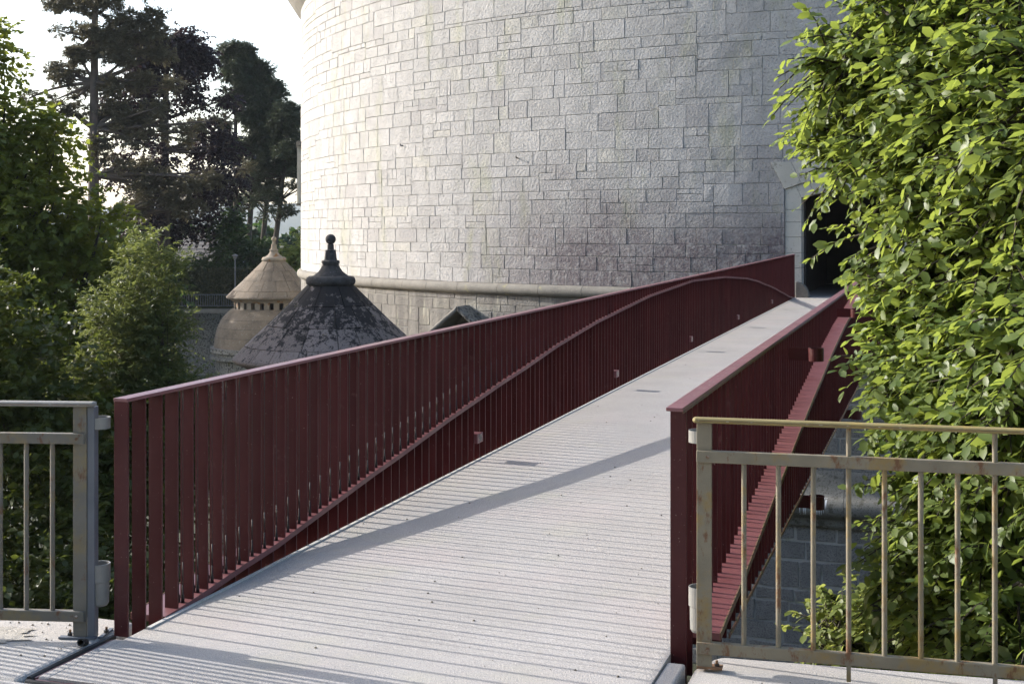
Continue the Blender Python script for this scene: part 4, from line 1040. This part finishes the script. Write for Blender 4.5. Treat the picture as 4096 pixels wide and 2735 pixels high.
# --- background trees
def bg_tree(name, label, base, trunk_top, trunk_r, blobs, ntw, lper, size, twl, mat, bark, seed, limbs=True, droop=.2, width=.8, group=None, cat='tree', simple=True):
    random.seed(seed); root = empty(name, base, label, cat, group)
    pos, ax, nr, sz, rn, tw = twig_tree(blobs, ntw, lper, size, twl, droop, width, seed, .6)
    g = MB(); pts = limb(g, base, trunk_top, trunk_r, trunk_r * .3, 0.012, 9, 9); g.build('trunk', bark, root, True)
    if limbs:
        g = MB(); tz = np.array([q[2] for q in pts])
        for q in blobs:
            b_ = np.array(q[:3]); i = int(np.argmin(abs(tz - (b_[2] - 0.12 * np.linalg.norm(b_[:2] - np.array(base[:2])))))); limb(g, pts[i], b_, trunk_r * .32, trunk_r * .08, 0.06, 6, 6)
        tag(g.build('branches', bark, root, True), kind='stuff')
    me = leaves_mesh('foliage', pos, ax, nr, sz, width, mat, rn, simple)
    tag(link('foliage', me, root), kind='stuff'); return root
def rblobs(n, seed, cx, cy, zlo, zhi, rfun, br, flat=.6, drop=0.0):
    r = random.Random(seed); out = []
    for i in range(n):
        z = r.uniform(zlo, zhi); f = (z - zlo) / (zhi - zlo); R0 = rfun(f); a = r.uniform(0, 6.283); q = R0 * r.uniform(.25, 1) ** .6
        s = br * r.uniform(.7, 1.25)
        out.append((cx + q * math.cos(a), cy + q * math.sin(a) * .8, z - drop * q, s, s, s * flat))
    return out
# purple beech
bg_tree('copper_beech', 'broad dark purple copper beech behind the turrets', (-25.2, 95, -3.5), (-25.0, 95, 14.5), .55,
    rblobs(46, 4, -24.6, 95, 2.0, 16.2, lambda f: 4.9 * (math.sin(math.pi * min(1, .18 + f * .82)) ** .7), 1.0, .75), 3900, 12, .27, 1.0, M_BEECH, M_BARK, 41, droop=.5, width=.75)
# tall pine, left: long level limbs with flat plates of needles
pb = []
r_ = random.Random(5)
for (dx, z, w_) in ((-.6, 16.2, 1.0), (.5, 15.0, 1.1), (-.5, 13.0, 1.0), (.7, 11.8, 1.1), (-.8, 11.2, .9), (.6, 9.4, 1.0), (1.2, 7.4, 1.0), (-1.8, 10.0, .9), (2.0, 18.2, 1.4), (3.4, 17.4, 1.3), (4.4, 14.6, 1.3), (2.6, 9.0, 1.1), (1.4, 14.2, 1.2), (3.0, 14.4, 1.3), (-3.4, 16.8, 1.5), (-2.1, 15.2, .9), (1.6, 17.2, 1.6), (3.4, 15.8, 1.7), (-1.4, 13.6, .9), (-2.4, 12.0, 1.3), (-4.0, 10.6, 1.0), (2.2, 13.4, 1.6), (4.6, 13.4, 1.4), (3.2, 11.6, 1.5), (5.4, 11.4, 1.0), (1.8, 10.0, 1.3), (4.2, 9.6, 1.3), (6.8, 9.0, 1.1), (2.8, 8.0, 1.2), (5.4, 8.2, 1.2), (8.4, 8.6, .9), (3.8, 6.0, 1.2), (6.0, 5.0, 1.5), (8.0, 5.2, 1.5), (9.8, 5.6, 1.1), (5.0, 3.6, 1.2), (7.2, 3.6, 1.3), (-1.6, 17.8, 1.3), (0.4, 18.6, 1.4), (2.6, 19, 1.5), (-3.2, 18.8, 1.2)):
    yy = 85 + r_.uniform(-2, 2)
    for k in range(3):
        f = (0.45, 0.8, 1.0)[k]; q = w_ * r_.uniform(.4, .62)
        pb.append((-27.1 + dx * f + r_.uniform(-.5, .5), 85 + (yy - 85) * f + r_.uniform(-.6, .6), z + r_.uniform(-.45, .45) - (1 - f) * .3, q, q, q * .55))
bg_tree('pine', 'tall pine with bare grey trunk and long level limbs at upper left', (-27.15, 85, -3.5), (-27.0, 85, 20.5), .46, pb, 4800, 20, .28, .38, M_PINEB, M_BARKP, 42, droop=0.0, width=.30)
# pine group beside the tower
for i, (bx, tx, y, zt, lab, sd) in enumerate(((-23.0, -23.1, 110, 17.2, 'tallest of the dark pines next to the tower, nearest the copper beech', 51), (-22.8, -21.9, 112, 16.2, 'dark leaning pine just right of the tallest pine', 52), (-22.1, -20.5, 114, 14.6, 'slender dark pine leaning right in the middle of the pine group', 53), (-20.1, -18.3, 108, 12.2, 'lowest dark pine of the group, half hidden by the tower edge', 54))):
    rr = random.Random(sd); bl = []
    for k in range(52):
        up = k < 36
        z = zt * (.50 + .5 * rr.random() ** .8) if up else 3.0 + (zt * .5 - 2.5) * rr.random()
        f = z / zt
        spread = (2.9 * (1.08 - f) ** .5 if up else 2.6) * rr.uniform(.15, 1)
        a = rr.uniform(0, 6.283); cx = bx + (tx - bx) * (z + 3.5) / (zt + 3.5)
        s = rr.uniform(.5, .9) if up else rr.uniform(.3, .55)
        bl.append((cx + spread * math.cos(a), y + spread * math.sin(a), z, s * 1.15, s, s * .5))
    bg_tree('pine', lab, (bx, y, -3.5), (tx, y, zt), .30, bl, 2600, 18, .30, .4, M_PINEG, M_BARK, sd, droop=0.0, width=.3, group='dark pines beside the tower')
bg_tree('bush', 'round dark green bush below the pine group', (-20.0, 97, -3.5), (-20.0, 97, 1.5), .16, rblobs(24, 8, -20.0, 97, -1.8, 3.1, lambda f: 3.3 - 1.5 * f, 1.05, .8), 1300, 11, .26, .6, M_BUSH, M_BARK, 61, cat='bush')
bg_tree('bush', 'sunlit yellow green bush against the tower edge', (-15.2, 92, -3.5), (-15.2, 92, 0), .12, rblobs(14, 9, -15.0, 92, -2.5, 2.0, lambda f: 1.4 - .6 * f, .7, .8), 600, 10, .24, .5, M_BUSHL, M_BARK, 62, cat='bush')
bg_tree('bush', 'dark green bush below the copper beech', (-30.0, 97, -3.5), (-30.0, 97, 0), .16, rblobs(24, 10, -30.0, 97, -2.6, 1.8, lambda f: 4.6, 1.2, .8), 1300, 11, .28, .6, M_BUSH, M_BARK, 63, cat='bush')
bg_tree('bush', 'dark green bush between the walnut tree and the willow shrub, left of the far turret', (-20.8, 71.3, -9.5), (-20.8, 71.3, -2), .14, rblobs(26, 14, -20.6, 71.3, -7.5, .5, lambda f: 2.6, 1.2, .9), 2600, 12, .34, .6, M_BUSH, M_BARK, 65, cat='bush')
bg_tree('bush', 'low shrub growing along the top of the hedge', (-21.4, 93.5, -3.5), (-21.4, 93.5, -1), .1, rblobs(8, 12, -21.4, 93.5, -1.2, .3, lambda f: 1.6, .7, .7), 260, 10, .22, .5, M_BUSH, M_BARK, 64, cat='bush')
# hedge
r = np.random.default_rng(3); n = 9000
hx = r.uniform(-30, -13.5, n); fr_ = r.random(n) < .6
hz = np.where(fr_, r.uniform(-3.4, -.85, n), -.85 + r.uniform(-.15, .12, n)); hy = np.where(fr_, 91.5 + r.uniform(-.12, .12, n), r.uniform(91.5, 92.8, n))
hp = np.stack([hx, hy, hz], 1); hr = empty('hedge', (-21, 92, -3.5), 'long clipped hedge behind the metal railing of the moat', 'hedge')
g = MB(); g.box((-30, 91.65, -3.6), (16.5, 0, 0), (0, 1.1, 0), (0, 0, 2.65)); g.build('hedge_core', M_HEDGE, hr)
tag(link('hedge_foliage', leaves_mesh('hedge_foliage', hp, r.normal(size=(n, 3)), r.normal(size=(n, 3)), r.uniform(.12, .26, n), .7, M_HEDGE, r.random(n), True), hr), kind='stuff')
# far metal railing on the moat wall
fr = empty('railing', (-22, 90.4, -3.45), 'distant grey metal railing on the far moat wall in front of the hedge', 'railing')
g = MB(); g.box((-31, 90.40, -2.52), (18, 0, 0), (0, .05, 0), (0, 0, .05)); g.build('handrail', M_TUBE, fr)
g = MB(); g.box((-31, 90.41, -3.28), (18, 0, 0), (0, .03, 0), (0, 0, .04)); g.build('bottom_rail', M_TUBE, fr)
bar = MB(); bar.box((-.012, -.012, 0), (.024, 0, 0), (0, .024, 0), (0, 0, .74)); bm_ = bar.mesh('bar', M_TUBE)
for i in range(110):
    o = link('bar', bm_, fr, False); o.location = (-30.9 + .16 * i + 22, 0.02, .20)
g = MB(); g.box((-31, 90.1, -3.75), (18, 0, 0), (0, .5, 0), (0, 0, .27)); tag(g.build('coping', M_CORD), 'pale stone coping along the top of the far moat wall', 'coping')
# house, lamp
hs_ = empty('house', (-23.2, 104, -3.5), 'house with grey tiled roof and white gable seen between the trees', 'house')
g = MB(); g.box((-25.5, 101, -3.5), (4.2, 0, 0), (0, 6, 0), (0, 0, 3.1)); g.build('wall', M_PLASTER, hs_)
for k in range(7):
    z = -.4 + .30 * k; y = 100.7 + .42 * k
    g = MB(); g.box((-26.0, y, z), (3.1, 0, 0), (0, .5, .32), (0, .02, -.05)); g.build('roof_tile_course', M_TILE, hs_)
g = MB(); g.add([(-23.0, 101.0, -.4), (-21.2, 101.0, -.4), (-22.6, 102.4, 1.1), (-23.0, 102.4, 1.1)], [(0, 1, 2, 3)]); g.build('gable', M_PLASTER, hs_)
g = MB(); g.box((-24.6, 100.97, -2.0), (.9, 0, 0), (0, .05, 0), (0, 0, 1.1)); wf_ = g.build('window', M_FRAME, hs_); g = MB(); g.box((-24.52, 100.955, -1.92), (.74, 0, 0), (0, .03, 0), (0, 0, .94)); g.build('pane', M_GLASS, wf_)
lp = empty('street_lamp', (-19.18, 90.9, -3.5), 'grey garden lamp post rising above the hedge', 'street lamp')
g = MB(); g.tube([(-19.18, 90.9, -3.5), (-19.18, 90.9, .0)], .045, 8); g.build('post', M_TUBE, lp)
g = MB(); g.lathe([(0.03, 0), (.13, .03), (.15, .2), (.26, .22), (.05, .34), (0, .35)], (-19.18, 90.9, -.05), 12); g.build('lamp_head', M_PVC, lp)
# wooded hills
def hill(y0, hmax, seed, x0, x1, name):
    rr = np.random.default_rng(seed); nx, ny = 60, 10; vs = []; fs = []
    ph = rr.uniform(0, 6.28, 6)
    for j in range(ny):
        f = j / (ny - 1)
        for i in range(nx):
            x = x0 + (x1 - x0) * i / (nx - 1)
            hh = hmax * (.72 + .16 * math.sin(x * .0031 + ph[0]) + .08 * math.sin(x * .0082 + ph[1]) + .03 * math.sin(x * .021 + ph[2]))
            vs.append((x, y0 + 700 * f, -5 + hh * math.sin(f * math.pi / 2) ** .8 + rr.uniform(-1.5, 1.5) * f))
    for j in range(ny - 1):
        for i in range(nx - 1): fs.append((j * nx + i, j * nx + i + 1, (j + 1) * nx + i + 1, (j + 1) * nx + i))
    g = MB(); g.add(vs, fs); tag(g.build(name, M_HILL, None, True), kind='structure')
hill(2600, 112, 2, -3100, 3100, 'hill')

# unseen wooded slope added behind the viewpoint to block sky light on the blades
def sky_blocking_slope():
    vs = []; fs = []; n, m_ = 48, 8; rr = random.Random(77)
    prof_ = [(-7, -0.6), (-9, 2.0), (-12, 6.5), (-16, 11.0), (-24, 15.5), (-40, 19.0), (-70, 22.0), (-120, 24.0)]
    for j, (y, z) in enumerate(prof_):
        for i in range(n):
            x = -110 + 220 * i / (n - 1)
            vs.append((x, y + rr.uniform(-.8, .8), z + (rr.uniform(-1.2, 1.6) if j else 0)))
    for j in range(m_ - 1):
        for i in range(n - 1): fs.append((j * n + i, (j + 1) * n + i, (j + 1) * n + i + 1, j * n + i + 1))
    g = MB(); g.add(vs, fs); tag(g.build('hill', M_HILL, None, True), kind='structure')
sky_blocking_slope()

# far belt of shrubs beyond the moat
r = np.random.default_rng(8); n = 16000
fx = r.uniform(-62, -12, n); top = 0.2 + 1.5 * np.abs(np.sin(fx * .19 + .6)) + .9 * np.abs(np.sin(fx * .53)) + .4 * np.sin(fx * 1.7); fz = -3.5 + (top + 3.5) * r.random(n) ** .6
fy = 132 + r.normal(size=n) * 1.5
belt = leaves_mesh('shrubbery', np.stack([fx, fy, fz], 1), r.normal(size=(n, 3)), r.normal(size=(n, 3)), r.uniform(.45, .9, n), .8, M_BUSH, np.clip(.5 + .4 * np.sin(fx * .4) + r.normal(size=n) * .2, 0, 1), True)
tag(link('shrubbery', belt), kind='stuff')

# summer haze in the air
hz_m = bpy.data.materials.new('haze_air'); hz_m.use_nodes = True; hn = hz_m.node_tree; hn.nodes.clear()
ho = hn.nodes.new('ShaderNodeOutputMaterial'); hv = hn.nodes.new('ShaderNodeVolumePrincipled')
hv.inputs['Color'].default_value = (0.80, 0.88, 1.0, 1); hv.inputs['Density'].default_value = 0.00011; hv.inputs['Anisotropy'].default_value = 0.2
hn.links.new(hv.outputs[0], ho.inputs['Volume'])
g = MB(); g.box((-3300, -130, -10.6), (6600, 0, 0), (0, 3700, 0), (0, 0, 140)); tag(g.build('haze', hz_m), kind='stuff')
